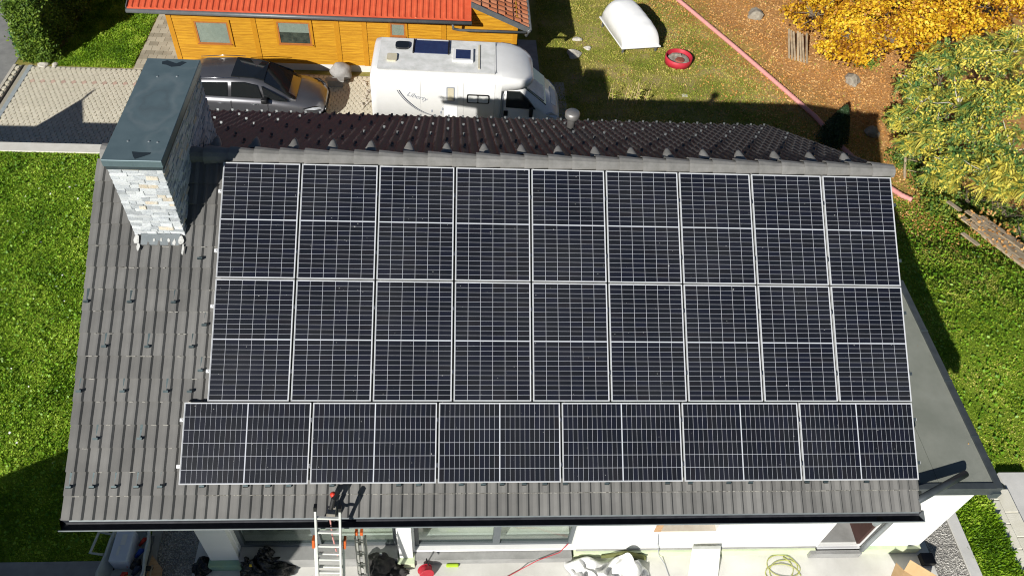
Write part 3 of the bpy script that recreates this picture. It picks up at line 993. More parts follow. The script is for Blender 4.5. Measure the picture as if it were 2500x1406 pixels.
for r in range(2):
    vb = r * (PHT + GY) + PHT
    for i in range(9):
        u = i * (PWD + GX)
        lab = f'upright dark solar panel, {ordn[i]} from the chimney side in the {("top", "middle")[r]} row'
        j = Matrix.Rotation(random.uniform(-.0008, .0008), 4, 'X') @ Matrix.Rotation(random.uniform(-.0008, .0008), 4, 'Y')
        solar(frame_mw(roofP(u, vb, 0), AX, AY, AZ) @ j, lab)
for i in range(6):
    u = -.313 + i * (PHT + GX)
    vb = 2 * PHT + 2 * GY + PWD
    # landscape: panel's long side along the ridge
    mw = frame_mw(roofP(u, vb - PWD, 0), -AY, AX, AZ)
    solar(mw, f'lying dark solar panel, {ordn[i]} from the left in the bottom row')
# rails and clamps
mb = MB().box(-.013, .013, -.03, .03, -.03, .004).box(-.008, .008, -.008, .008, .004, .012)
clamp_me = mesh('clamp', mb.v, mb.f, 'steel')
mb = MB().box(-.045, .0, -.024, .024, -.06, -.005).box(-.03, -.012, -.012, .012, -.005, .004)
end_me = mesh('end_clamp', mb.v, mb.f, 'alu')
end_dark = mesh('end_clamp', mb.v, mb.f, 'gutter')
for (v, x0, x1, n, w_, lab) in ((.45, -.06, 10.49, 9, PWD, 'upper aluminium rail beneath the top row of solar panels'), (1.36, -.06, 10.49, 9, PWD, 'lower aluminium rail beneath the top row of solar panels'),
                                (2.19, -.06, 10.49, 9, PWD, 'upper aluminium rail beneath the middle row of solar panels'), (3.13, -.06, 10.49, 9, PWD, 'lower aluminium rail beneath the middle row of solar panels'),
                                (3.82, -.37, 10.51, 6, PHT, 'upper aluminium rail beneath the bottom row of solar panels'), (4.46, -.37, 10.51, 6, PHT, 'lower aluminium rail beneath the bottom row of solar panels')):
    t = thing('mounting_rail', lab, 'rail', roofP(x0, v, .08), 'rails carrying the solar panels')
    MB().box(0, x1 - x0, -.02, .02, -.02, .02, T=frame_mw(roofP(x0, v, .06), AX, AY, AZ)).build('rail', 'alu', t)
    st = -.313 if n == 6 else 0
    put('end_clamp', end_me, t, frame_mw(roofP(st - .004, v, 0), AX, AY, AZ))
    put('end_clamp', end_dark, t, frame_mw(roofP(st + n * (w_ + GX) - GX + .004, v, 0), -AX, -AY, AZ))
    for i in range(1, n):
        put('clamp', clamp_me, t, frame_mw(roofP(st + i * (w_ + GX) - GX / 2, v, -.001), AX, AY, AZ))

# ================================================================== TIMBER HOUSE BEHIND
MAT['siding'] = M('siding', (0.4, 0.18, 0.008), (0.58, 0.3, 0.016), scale=3, rough=0.55, stretch=(0.6, 1, 9), objrand=0.0)
MAT['siding_trim'] = M('siding_trim', (0.44, 0.195, 0.008), (0.5, 0.23, 0.01), scale=7, rough=0.55)
MAT['red_wood'] = M('red_wood', (0.34, 0.12, 0.03), (0.4, 0.15, 0.04), scale=8, rough=0.5)
MAT['roof_red'] = M('roof_red', (0.55, 0.085, 0.035), (0.64, 0.12, 0.05), scale=2.5, rough=0.55)
MAT['clay'] = M('clay', (0.6, 0.2, 0.09), island=[(0.48, 0.15, 0.06), (0.62, 0.22, 0.1), (0.66, 0.27, 0.14)], scale=1, rough=0.75)
MAT['grey_metal'] = M('grey_metal', (0.12, 0.13, 0.135), (0.15, 0.16, 0.165), scale=6, rough=0.45, metallic=0.3)
MAT['blind'] = M('blind', (0.36, 0.37, 0.34), (0.42, 0.43, 0.4), scale=8, rough=0.9)
MAT['dark_in'] = M('dark_in', (0.05, 0.055, 0.05), (0.12, 0.12, 0.1), scale=5, rough=0.9)
th = thing('timber_house', 'orange timber clad house with red sheet roof behind the camper', 'house', (-.5, 16.45, YARD))
OY = 16.45
MB().box(-6.7, 5.68, OY + .03, OY + 7, YARD, -9.22).build('plinth', 'concrete', th)
core = MB().box(-6.68, 5.66, OY + .02, OY + 7, -9.22, -6.95).build('wall', 'siding', th)
sd = MB()
z = -9.2
while z < -6.98:
    for (x0, x1) in ((-6.58, -3.82), (-3.64, -.9), (-.72, .08), (.26, 2.94), (3.12, 5.58)):
        sd.prism([(OY + .019, z), (OY - .012, z + .006), (OY - .004, z + .105), (OY + .019, z + .108)], 0, x0, x1)
    z += .112
tag(sd.build('siding_boards', 'siding', th), kind='stuff')
for x in (-6.64, -3.73, -.81, .17, 3.03, 5.62):
    MB().box(x - .085, x + .085, OY - .03, OY + .018, -9.2, -6.98).build('corner_board', 'siding_trim', th)
def owin(x0, x1, z0, z1, blind):
    wn_ = MB()
    wn_.box(x0, x1, OY - .05, OY - .013, z0, z0 + .09); wn_.box(x0, x1, OY - .05, OY - .013, z1 - .08, z1)
    wn_.box(x0, x0 + .08, OY - .05, OY - .013, z0 + .09, z1 - .08); wn_.box(x1 - .08, x1, OY - .05, OY - .013, z0 + .09, z1 - .08)
    w_ = wn_.build('window', 'siding_trim', th)
    f_ = MB()
    a, b_, c, d_ = x0 + .082, x1 - .082, z0 + .092, z1 - .082
    f_.box(a, b_, OY - .046, OY - .02, c, c + .05); f_.box(a, b_, OY - .046, OY - .02, d_ - .05, d_)
    f_.box(a, a + .05, OY - .046, OY - .02, c + .05, d_ - .05); f_.box(b_ - .05, b_, OY - .046, OY - .02, c + .05, d_ - .05)
    f_.build('frame', 'red_wood', w_)
    zb = c + .05 if blind else (c + d_) / 2 + .03
    MB().box(a + .05, b_ - .05, OY - .030, OY - .026, zb, d_ - .05).build('blind', 'blind', w_)
    if not blind: MB().box(a + .05, b_ - .05, OY - .026, OY - .022, c + .05, zb).build('room', 'dark_in', w_)
    MB().box(a + .051, b_ - .051, OY - .040, OY - .036, c + .051, d_ - .051).build('pane', 'pane', w_)
    MB().box(a - .03, b_ + .03, OY - .09, OY - .051, c - .01, c + .02).build('sill', 'red_wood', w_)
owin(-5.88, -4.56, -8.56, -7.5, True)
owin(-3.0, -1.68, -8.47, -7.4, False)
owin(1.02, 1.72, -8.0, -7.3, True)
# red ribbed sheet roof rising to the back
rr = MB()
RS = math.tan(math.radians(17))
ex0, ex1, ey, ez = -7.72, 4.0, 15.88, -6.83
rr.add([(ex0, ey, ez), (ex1, ey, ez), (ex1, ey + 8, ez + 8 * RS), (ex0, ey + 8, ez + 8 * RS), (ex0, ey, ez - .06), (ex1, ey, ez - .06), (ex1, ey + 8, ez + 8 * RS - .06), (ex0, ey + 8, ez + 8 * RS - .06)],
       [(0, 1, 2, 3), (4, 7, 6, 5), (0, 4, 5, 1), (1, 5, 6, 2), (3, 2, 6, 7), (0, 3, 7, 4)])
ro = rr.build('roof', 'roof_red', th)
mb = MB().add([(0, 0, 0), (.035, 0, .035), (.085, 0, .035), (.12, 0, 0), (0, 8, 8 * RS), (.035, 8, 8 * RS + .035), (.085, 8, 8 * RS + .035), (.12, 8, 8 * RS)], [(0, 1, 5, 4), (1, 2, 6, 5), (2, 3, 7, 6), (0, 3, 2, 1)])
rib_me = mesh('roof_rib', mb.v, mb.f, 'roof_red')
nr = int((ex1 - ex0 - .1) / .205)
for i in range(nr):
    put('roof_rib', rib_me, ro, Matrix.Translation((ex0 + .08 + i * .205, ey + .003, ez + .002)))
mb = MB()
for i in range(3): mb.box(ex0 + 1.95 + i * 3.9, ex0 + 2.0 + i * 3.9, ey - .004, ey + 8, 0, .02, T=Matrix(((1, 0, 0, 0), (0, 1, 0, 0), (0, RS, 1, ez - ey * RS + .003), (0, 0, 0, 1))))
mb.build('roof_seam', 'clay', ro)
MB().box(ex0 - .03, ex0 - .002, ey - .01, ey + 8, -.08, .05, T=Matrix(((1, 0, 0, 0), (0, 1, 0, 0), (0, RS, 1, ez - ey * RS), (0, 0, 0, 1)))).build('verge_trim', 'grey_metal', ro)
gt = MB().tube([(ex0 - .02, ey - .06, ez - .09), (ex1 + .02, ey - .06, ez - .09)], .075, 12).build('gutter', 'grey_metal', th, smooth=True)
MB().tube([(3.35, ey - .06, ez - .12), (3.37, ey + .0, ez - .36), (3.6, ey + .02, ez - .42), (5.98, ey + .12, ez - .48)], .05, 10).build('downpipe', 'grey_metal', th, smooth=True)
# right wing: clay tiles falling to the right behind a grey barge board
wing = MB().prism([(4.02, -6.95), (5.62, -6.95), (5.62, -7.06), (4.1, -6.38), (4.02, -6.36)], 1, OY + .02, OY + 7).build('gable', 'siding', th)
wx0, wz0, wx1, wz1 = 4.0, -6.28, 6.05, -7.2
rwg = MB()
rwg.add([(wx0, 16.05, wz0), (wx1, 16.05, wz1), (wx1, 24, wz1), (wx0, 24, wz0), (wx0, 16.05, wz0 - .1), (wx1, 16.05, wz1 - .1), (wx1, 24, wz1 - .1), (wx0, 24, wz0 - .1)],
        [(0, 1, 2, 3), (4, 7, 6, 5), (0, 4, 5, 1), (1, 5, 6, 2), (3, 2, 6, 7), (0, 3, 7, 4)])
rw_o = rwg.build('wing_roof', 'clay', th)
ct = MB()
L_ = math.hypot(wx1 - wx0, wz1 - wz0)
dx, dz = (wx1 - wx0) / L_, (wz1 - wz0) / L_
for k in range(7):
    for j in range(26):
        s0 = k * L_ / 7
        y0 = 16.06 + j * .3 + (.1 if k % 2 else 0)
        def pt(sv, yv, h): return (wx0 + dx * sv - dz * h * 1.0, yv, wz0 + dz * sv + dx * h)
        vs = []
        for sv, hh in ((s0 - .03, .01), (s0 + L_ / 7, .045)):
            for q_ in range(5):
                vs.append(pt(sv, y0 + .29 * q_ / 4, hh + .035 * math.sin(math.pi * q_ / 4)))
        fs = [(q_, 5 + q_, 6 + q_, q_ + 1) for q_ in range(4)]
        ct.add(vs, fs)
tag(ct.build('clay_tiles', 'clay', rw_o), kind='stuff')
MB().prism([(wx0 - .02, wz0 + .06), (wx1 + .04, wz1 + .06), (wx1 + .04, wz1 - .14), (wx0 - .02, wz0 - .14)], 1, 16.0, 16.045).build('barge_board', 'grey_metal', rw_o)
MB().tube([(wx1 + .06, 16.0, wz1 - .02), (wx1 + .06, 24, wz1 - .02)], .07, 10).build('gutter', 'grey_metal', rw_o, smooth=True)
MB().tube([(wx1 + .03, 15.98, wz1 - .02), (wx1 + .03, 16.08, wz1 - .1), (wx1 - .05, 16.1, wz1 - .3)], .07, 10).build('gutter_end', 'grey_metal', rw_o, smooth=True)

# ================================================================== CAR
MAT['silver'] = M('silver', (0.2, 0.2, 0.215), (0.22, 0.22, 0.235), scale=2, rough=0.28, metallic=0.75, spec=0.5, coat=0.6)
MAT['car_glass'] = M('car_glass', (0.012, 0.014, 0.015), rough=0.06, spec=0.6, coat=0.5)
MAT['rubber'] = M('rubber', (0.02, 0.02, 0.02), rough=0.8)
MAT['black_plastic'] = M('black_plastic', (0.015, 0.015, 0.016), rough=0.45)
MAT['chrome'] = M('chrome', (0.8, 0.8, 0.8), rough=0.12, metallic=1.0)
MAT['lamp'] = M('lamp', (0.55, 0.57, 0.6), rough=0.08, spec=0.8, coat=1.0)
def loft(stations, mat, name, parent, smooth=True, T=None, sub=0):
    """stations: list of closed rings (same count) of 3D points."""
    n = len(stations[0])
    vs = [p for st in stations for p in st]
    fs = [(i * n + k, i * n + (k + 1) % n, (i + 1) * n + (k + 1) % n, (i + 1) * n + k) for i in range(len(stations) - 1) for k in range(n)]
    fs += [tuple(range(n))[::-1], tuple(range((len(stations) - 1) * n, len(stations) * n))]
    mb = MB().add(vs, fs, T)
    o = mb.build(name, mat, parent, smooth)
    if sub:
        md = o.modifiers.new('sub', 'SUBSURF'); md.levels = sub; md.render_levels = sub
    return o
def wheel(parent, c, r=.33, w_=.22):
    wo_ = MB()
    T = Matrix.Translation(c) @ Matrix.Rotation(math.pi / 2, 4, 'X')
    wo_.lathe([(r * .62, -w_ / 2), (r * .93, -w_ / 2), (r, -w_ / 2 + .03), (r, w_ / 2 - .03), (r * .93, w_ / 2), (r * .62, w_ / 2)], n=28, T=T)
    o = wo_.build('wheel', 'rubber', parent, smooth=True)
    rm = MB()
    rm.lathe([(.0, w_ / 2 - .05), (r * .6, w_ / 2 - .045), (r * .63, w_ / 2 + .002), (r * .66, w_ / 2 + .004)], n=24, T=T)
    rm.build('rim', 'alu', o, smooth=True)
    return o
car = thing('car', 'silver family car parked against the orange timber house', 'car', (-3.4, 13.95, YARD))
# local: x forward (nose at 2.43), y left/right (+-0.93), z up; placed below
CT = Matrix.Translation((-3.42, 13.98, YARD + .04)) @ Matrix.Rotation(math.radians(-1.0), 4, 'Z')
def ring(x, w_, zb, zbelt, wb):
    """lower body ring, half widths at sill, bulge, belt."""
    return [(x, -w_ * .9, zb), (x, -w_, zb + .18), (x, -w_, zbelt - .22), (x, -wb, zbelt), (x, -wb * .55, zbelt + .05), (x, wb * .55, zbelt + .05), (x, wb, zbelt), (x, w_, zbelt - .22), (x, w_, zb + .18), (x, w_ * .9, zb)]
body = [ring(-2.42, .78, .42, .98, .7), ring(-2.3, .88, .3, 1.05, .8), ring(-1.6, .93, .22, 1.08, .86), ring(-.4, .935, .2, 1.06, .87), ring(.7, .935, .2, 1.02, .86), ring(1.1, .93, .22, .97, .84),
        ring(1.75, .92, .24, .88, .78), ring(2.15, .86, .28, .77, .66), ring(2.36, .72, .34, .66, .5), ring(2.43, .55, .4, .58, .4)]
loft(body, 'silver', 'body', car, T=CT)
def cring(x, wl, zl, wr, zr):
    return [(x, -wl, zl), (x, -(wl + wr) / 2, zl + (zr - zl) * .5), (x, -wr, zr - .05), (x, -wr * .8, zr), (x, wr * .8, zr), (x, wr, zr - .05), (x, (wl + wr) / 2, zl + (zr - zl) * .5), (x, wl, zl)]
cab = [cring(-2.32, .74, 1.0, .62, 1.15), cring(-2.05, .8, 1.02, .64, 1.52), cring(-1.6, .84, 1.04, .66, 1.62), cring(-.6, .85, 1.04, .67, 1.675), cring(.15, .85, 1.02, .66, 1.64), cring(.55, .84, 1.0, .63, 1.52), cring(1.0, .83, .97, .66, 1.24), cring(1.5, .8, .9, .62, .98)]
loft(cab, 'silver', 'cabin', car, T=CT)
def poly3(name, pts, mat, parent, T=None, off=None):
    mb = MB()
    n = len(pts)
    if off is None:
        a, b_, c = Vector(pts[0]), Vector(pts[1]), Vector(pts[2])
        off = (b_ - a).cross(c - a).normalized() * .01
    off = Vector(off)
    mb.add([Vector(p) + off for p in pts] + [Vector(p) - off for p in pts], [tuple(range(n)), tuple(range(2 * n - 1, n - 1, -1))] + [(i, n + i, n + (i + 1) % n, (i + 1) % n) for i in range(n)], T)
    return mb.build(name, mat, parent)
def yside(x, z, sgn):       # outward y of the glass house at height z
    t = min(max((z - 1.02) / .58, 0), 1)
    return sgn * (.856 - .17 * t)
for sg in (-1, 1):
    for pts in ([(-2.0, 1.1), (-1.72, 1.1), (-1.62, 1.5), (-1.85, 1.47)], [(-1.66, 1.1), (-.72, 1.1), (-.66, 1.55), (-1.54, 1.51)], [(-.6, 1.1), (.42, 1.07), (.3, 1.48), (-.1, 1.56), (-.54, 1.56)], [(.5, 1.07), (1.22, 1.0), (1.2, 1.06), (.44, 1.46)]):
        poly3('side_window', [(x, yside(x, z, sg), z) for x, z in pts], 'car_glass', car, T=CT, off=(0, .022, .006))
    poly3('window_trim', [(-2.1, sg * .862, 1.065), (1.28, sg * .852, .965), (1.28, sg * .85, .985), (-2.1, sg * .86, 1.09)], 'chrome', car, T=CT, off=(0, .008, 0))
    m_ = MB().box(.42, .62, sg * .9, sg * 1.1, 1.0, 1.16, T=CT) if sg > 0 else MB().box(.42, .62, sg * 1.1, sg * .9, 1.0, 1.16, T=CT)
    m_.build('wing_mirror', 'black_plastic', car, bevel=.03, smooth=True)
    for xx in (-.95, .15):
        d_ = MB().tube([(xx - .12, sg * .945, .88), (xx, sg * .965, .885), (xx + .1, sg * .945, .88)], .016, 8, T=CT).build('door_handle', 'chrome', car, smooth=True)
    for xx in (-.63, .58):
        MB().box(xx - .006, xx + .006, sg * .938 - .004, sg * .938 + .004, .3, 1.0, T=CT).build('door_seam', 'black_plastic', car)
    poly3('headlight', [(1.78, sg * .9, .72), (2.12, sg * .82, .66), (2.3, sg * .66, .6), (2.26, sg * .68, .7), (2.05, sg * .82, .76)], 'lamp', car, T=CT, off=(.02, sg * .03, .01))
    poly3('headlight_bezel', [(1.72, sg * .905, .73), (2.12, sg * .835, .64), (2.3, sg * .68, .58), (2.27, sg * .68, .72), (2.05, sg * .83, .785)], 'black_plastic', car, T=CT, off=(.008, sg * .018, .004))
    MB().tube([(-1.8, sg * .62, 1.63), (-1.0, sg * .655, 1.69), (-.3, sg * .65, 1.69)], .012, 8, T=CT).build('roof_rail', 'chrome', car, smooth=True)
poly3('windscreen', [(.5, -.58, 1.535), (.5, .58, 1.535), (.98, .62, 1.255), (1.47, .7, .955), (1.47, -.7, .955), (.98, -.62, 1.255)], 'car_glass', car, T=CT, off=(.01, 0, .014))
poly3('glass_roof', [(-.55, -.55, 1.678), (-.55, .55, 1.678), (.15, .54, 1.645), (.5, .52, 1.545), (.5, -.52, 1.545), (.15, -.54, 1.645)], 'car_glass', car, T=CT, off=(0, 0, .03))
poly3('grille', [(2.38, -.4, .46), (2.38, .4, .46), (2.42, .42, .58), (2.42, -.42, .58)], 'black_plastic', car, T=CT, off=(.03, 0, 0))
for xx in (-1.46, 1.42):
    for sg in (-1, 1):
        wheel(car, CT @ Vector((xx, sg * .82, .31)))

# ================================================================== CAMPER VAN
MAT['camper'] = M('camper', (0.8, 0.8, 0.79), (0.77, 0.77, 0.755), scale=2.5, rough=0.3, spec=0.5, coat=0.2)
MAT['camper_roof'] = M('camper_roof', (0.62, 0.63, 0.6), (0.8, 0.8, 0.785), scale=3.0, rough=0.5)
MAT['cream'] = M('cream', (0.55, 0.5, 0.36), (0.6, 0.55, 0.42), scale=8, rough=0.6)
MAT['solar_blue'] = M('solar_blue', (0.02, 0.03, 0.09), (0.025, 0.04, 0.11), scale=8, rough=0.25, coat=0.4)
MAT['ink'] = M('ink', (0.04, 0.05, 0.08), rough=0.5)
MAT['ink_seam'] = M('ink_seam', (0.5, 0.5, 0.49), rough=0.6)
MAT['ink_grey'] = M('ink_grey', (0.3, 0.32, 0.36), rough=0.5)
camp = thing('camper_van', 'white camper van parked behind the tiled roof ridge', 'camper', (3.9, 13.3, YARD))
KT = Matrix.Translation((0.75, 13.47, YARD + .15)) @ Matrix.Rotation(math.radians(-1.2), 4, 'Z')
HW = 1.12
def kring(x, hw, zb, zt_, r=.16):
    return [(x, -hw, zb), (x, -hw, zt_ - r * 1.6), (x, -hw + .03, zt_ - r * .6), (x, -hw + .14, zt_ - .04), (x, -hw * .6, zt_), (x, hw * .6, zt_), (x, hw - .14, zt_ - .04), (x, hw - .03, zt_ - r * .6), (x, hw, zt_ - r * 1.6), (x, hw, zb)]
kb = [kring(.0, HW * .97, .35, 2.5), kring(.05, HW, .27, 2.6), kring(.2, HW, .25, 2.65), kring(4.0, HW, .25, 2.65), kring(4.22, HW, .27, 2.645), kring(4.24, HW * .995, 2.14, 2.645, .12), kring(4.55, HW * .98, 2.16, 2.62, .12), kring(4.85, HW * .92, 2.18, 2.55, .1), kring(5.08, HW * .82, 2.2, 2.46, .08), kring(5.22, HW * .68, 2.22, 2.38, .05), kring(5.3, HW * .5, 2.24, 2.32, .03)]
loft(kb, 'camper', 'body', camp, T=KT)
poly3('roof_skin', [(.22, -.9, 2.656), (4.0, -.9, 2.656), (4.02, .9, 2.656), (.22, .9, 2.656)], 'camper_roof', camp, T=KT, off=(0, 0, .003))
def vring(x, hw, zb, zt_, wt):
    return [(x, -hw * .95, zb), (x, -hw, zb + .2), (x, -hw, (zb + zt_) / 2), (x, -hw * .98, zt_ - .3), (x, -wt, zt_), (x, wt, zt_), (x, hw * .98, zt_ - .3), (x, hw, (zb + zt_) / 2), (x, hw, zb + .2), (x, hw * .95, zb)]
kc = [vring(4.15, 1.0, .25, 2.18, .86), vring(4.75, 1.02, .23, 2.18, .84), vring(5.0, 1.02, .22, 2.08, .84), vring(5.4, 1.01, .22, 1.76, .84), vring(5.75, 1.0, .24, 1.46, .84), vring(5.95, .98, .26, 1.32, .8), vring(6.18, .9, .3, 1.14, .66), vring(6.3, .76, .36, .95, .5)]
loft(kc, 'camper', 'cab', camp, T=KT)
poly3('windscreen', [(5.0, -.8, 2.085), (5.0, .8, 2.085), (5.77, .82, 1.455), (5.77, -.82, 1.455)], 'car_glass', camp, T=KT, off=(.02, 0, .025))
poly3('windscreen_blind', [(5.02, -.74, 2.095), (5.02, .1, 2.095), (5.7, .1, 1.54), (5.7, -.74, 1.54)], 'camper_roof', camp, T=KT, off=(.022, 0, .027))
for sg in (-1, 1):
    poly3('cab_window', [(4.42, sg * 1.015, 1.46), (5.42, sg * 1.015, 1.42), (5.15, sg * .99, 1.78), (4.86, sg * .955, 2.02), (4.42, sg * .955, 2.02)], 'car_glass', camp, T=KT, off=(0, .03, .005))
    mm_ = MB().box(5.2, 5.33, sg * 1.14 - .08, sg * 1.14 + .08, 1.2, 1.55, T=KT).build('wing_mirror', 'black_plastic', camp, bevel=.03, smooth=True)
    poly3('headlight', [(5.8, sg * 1.0, 1.2), (6.1, sg * .93, 1.0), (6.2, sg * .8, 1.02), (5.95, sg * .93, 1.25)], 'lamp', camp, T=KT, off=(.02, sg * .03, .015))
    poly3('door_handle', [(4.36, sg * 1.02, 1.1), (4.5, sg * 1.02, 1.1), (4.5, sg * 1.02, 1.3), (4.36, sg * 1.02, 1.3)], 'black_plastic', camp, T=KT, off=(0, .012, 0))
MB().box(4.3, 4.33, -1.03, -1.018, .5, 1.95, T=KT).build('door_seam', 'ink_grey', camp)
poly3('bonnet_panel', [(5.98, -.5, 1.3), (5.98, .5, 1.3), (6.18, .45, 1.145), (6.18, -.45, 1.145)], 'camper_roof', camp, T=KT, off=(.004, 0, .006))
SY = -HW - .004
def side(name, pts, mat, d=.008, par=camp): return poly3(name, [(x, SY, z) for x, z in pts], mat, par, T=KT, off=(0, d, 0))
def rrect(x0, x1, z0, z1, r=.05):
    out = []
    for cx, cz, a0 in ((x1 - r, z1 - r, 0), (x0 + r, z1 - r, 90), (x0 + r, z0 + r, 180), (x1 - r, z0 + r, 270)):
        for k in range(4):
            a = math.radians(a0 + 30 * k); out.append((cx + r * math.cos(a), cz + r * math.sin(a)))
    return out
w1 = side('side_window', rrect(3.12, 3.86, 1.63, 1.97), 'black_plastic', .016)
side('pane', rrect(3.16, 3.47, 1.67, 1.93, .04), 'camper_roof', .022, w1); side('pane', rrect(3.5, 3.82, 1.67, 1.93, .04), 'camper_roof', .022, w1)
w2 = side('door_window', rrect(2.45, 2.73, 1.67, 2.23), 'ink_grey', .016)
side('pane', rrect(2.49, 2.69, 1.71, 2.19, .03), 'cream', .022, w2)
dr = side('door', [(2.38, .3), (2.82, .3), (2.82, 2.3), (2.38, 2.3)], 'camper', .01)
for k, (o0, wd) in enumerate(((0, .03), (.06, .05))):
    pa = []
    for t in np.linspace(0, 1, 14): pa.append((.84 + o0 + 1.4 * t ** 1.15, 2.02 - .98 * (1 - (1 - t) ** 2.0)))
    pb_ = [(x + wd * (1 - abs(i / 13 - .3)), z + .0) for i, (x, z) in enumerate(pa)]
    side('stripe', pa + pb_[::-1], 'ink', .003)
fc = bpy.data.curves.new('lettering', 'FONT'); fc.body = 'Liberty'; fc.size = .24; fc.shear = .35; fc.extrude = .001
fo = bpy.data.objects.new('lettering', fc); COL.objects.link(fo)
bpy.context.view_layer.update()
me_t = bpy.data.meshes.new_from_object(fo.evaluated_get(bpy.context.evaluated_depsgraph_get()))
bpy.data.objects.remove(fo)
me_t.materials.clear(); me_t.materials.append(MAT['ink_grey'])
put('lettering', me_t, camp, KT @ Matrix.Translation((1.14, SY - .009, 1.83)) @ Matrix.Rotation(math.radians(17), 4, 'Y') @ Matrix.Rotation(math.pi / 2, 4, 'X'))
for x_ in (1.6, 3.0, 4.02): side('panel_seam', [(x_, .3), (x_ + .012, .3), (x_ + .012, 2.38), (x_, 2.38)], 'ink_seam', .002)
MB().box(.25, 4.0, -.93, -.915, 2.62, 2.662, T=KT).build('roof_seam', 'ink_seam', camp)
MB().box(4.03, 4.05, -.9, .9, 2.655, 2.664, T=KT).build('roof_seam', 'ink_seam', camp)
# roof fittings
MB().box(1.35, 2.45, .05, .78, 2.665, 2.69, T=KT).build('solar_module', 'solar_blue', camp)
MB().box(1.3, 1.345, .03, .8, 2.665, 2.72, T=KT).build('module_rail', 'black_plastic', camp)
MB().box(2.455, 2.5, .03, .8, 2.665, 2.72, T=KT).build('module_rail', 'black_plastic', camp)
sk = MB().box(2.62, 3.3, -.38, .34, 2.66, 2.74, T=KT).build('skylight', 'camper', camp, bevel=.02)
MB().box(2.72, 3.2, -.28, .24, 2.742, 2.75, T=KT).build('skylight_pane', 'solar_blue', sk)
MB().prism(rrect(.72, 1.18, .22, .62, .12), 2, 2.662, 2.73, T=KT).build('vent_cover', 'car_glass', camp)
MB().prism(rrect(.5, .82, -.5, -.1, .06), 2, 2.662, 2.72, T=KT).build('hatch', 'cream', camp)
MB().box(3.46, 3.52, -.72, .66, 2.665, 2.69, T=KT).build('aerial_bar', 'cream', camp)
for (px_, pz_) in ((1.95, 1.2), (2.25, 1.16), (2.3, 1.3)): side('hatch_catch', rrect(px_, px_ + .05, pz_, pz_ + .1, .02), 'ink_grey', .012)
for xx in (1.2, 5.35):
    for sg in (-1, 1): wheel(camp, KT @ Vector((xx, sg * .93, .33)), .33, .24)

# ================================================================== GARDEN THINGS
MAT['hull'] = M('hull', (0.72, 0.73, 0.74), (0.78, 0.78, 0.78), scale=3, rough=0.35, spec=0.5)
cp = thing('canopy_shell', 'white ribbed fibreglass shell propped on legs on the garden grass', 'shell', (10.6, 19.2, YARD))
ax_ = Vector((11.668 - 10.092, 18.493 - 18.218, 0)).normalized()       # short front edge
ay_ = Vector((-ax_.y, ax_.x, 0))
ay_ = (Vector((9.55, 19.94, 0)) - Vector((10.092, 18.218, 0))).normalized()
BT = Matrix.Identity(4)
o_ = Vector((10.1, 18.25, -9.22))
HT = frame_mw(o_, ax_, ay_, Vector((0, 0, 1)))
rings_ = []
for (y, sx_, h_) in ((-.02, 1.0, .04), (.0, .99, .1), (.03, .98, .14), (.035, .95, .16), (.08, .93, .48), (.16, .9, .72), (.3, .87, .84), (.55, .85, .88), (.58, .84, .92), (.95, .83, .92), (1.0, .82, .96), (1.35, .81, .96), (1.4, .8, .99), (1.8, .78, .98), (1.85, .76, 1.0), (2.1, .72, .95), (2.28, .66, .8), (2.38, .6, .5), (2.41, .58, .05)):
    half = .8 * sx_
    cx = .8
    bh = .8 * (1 - .14 * (max(y, 0) / 2.4) ** 2)
    rg = []
    for k in range(15):
        an = math.pi * k / 14
        ca, sa = math.cos(an), math.sin(an)
        hw_ = bh * (1 - sa) + half * sa
        rg.append((cx - math.copysign(abs(ca) ** .55, ca) * hw_, y, h_ * sa ** .6))
    rings_.append(rg)
loft(rings_, 'hull', 'shell', cp, smooth=True, T=HT)
MB().prism([(-.03, -.04), (1.63, -.04), (1.54, 2.42), (.06, 2.42)], 2, -.03, .02, T=HT).build('flange', 'hull', cp, bevel=.008, seg=1)
for (x, y) in ((.1, .1), (1.5, .1), (.1, 2.1), (1.5, 2.1)):
    MB().box(x - .03, x + .03, y - .03, y + .03, -.28, -.032, T=HT).build('leg', 'grey_metal', cp)
MAT['red'] = M('red', (0.42, 0.02, 0.035), (0.48, 0.03, 0.05), scale=5, rough=0.55)
MAT['ash'] = M('ash', (0.2, 0.17, 0.13), (0.4, 0.38, 0.33), scale=7, rough=0.95)
MAT['rust'] = M('rust', (0.22, 0.05, 0.04), (0.3, 0.1, 0.06), scale=9, rough=0.8)
tb = thing('fire_ring', 'red round metal ring with ash inside on the grass', 'fire ring', (12.32, 17.75, YARD))
MB().lathe([(.50, 0), (.53, .0), (.54, .3), (.52, .305), (.5, .29), (.49, .05), (.49, 0)], (12.34, 17.82, YARD), 40).build('ring', 'red', tb, smooth=True)
MB().lathe([(.488, .1), (.4, .2), (.25, .17), (.0, .15)], (12.34, 17.82, YARD), 24).build('ash_bed', 'ash', tb, smooth=True)
MB().lathe([(.2, .16), (.16, .22), (0, .23)], (12.38, 17.72, YARD), 16).build('rusty_lid', 'rust', tb)
MB().box(12.1, 12.45, 17.98, 18.08, YARD + .2, YARD + .27).build('charred_log', 'ash', tb)
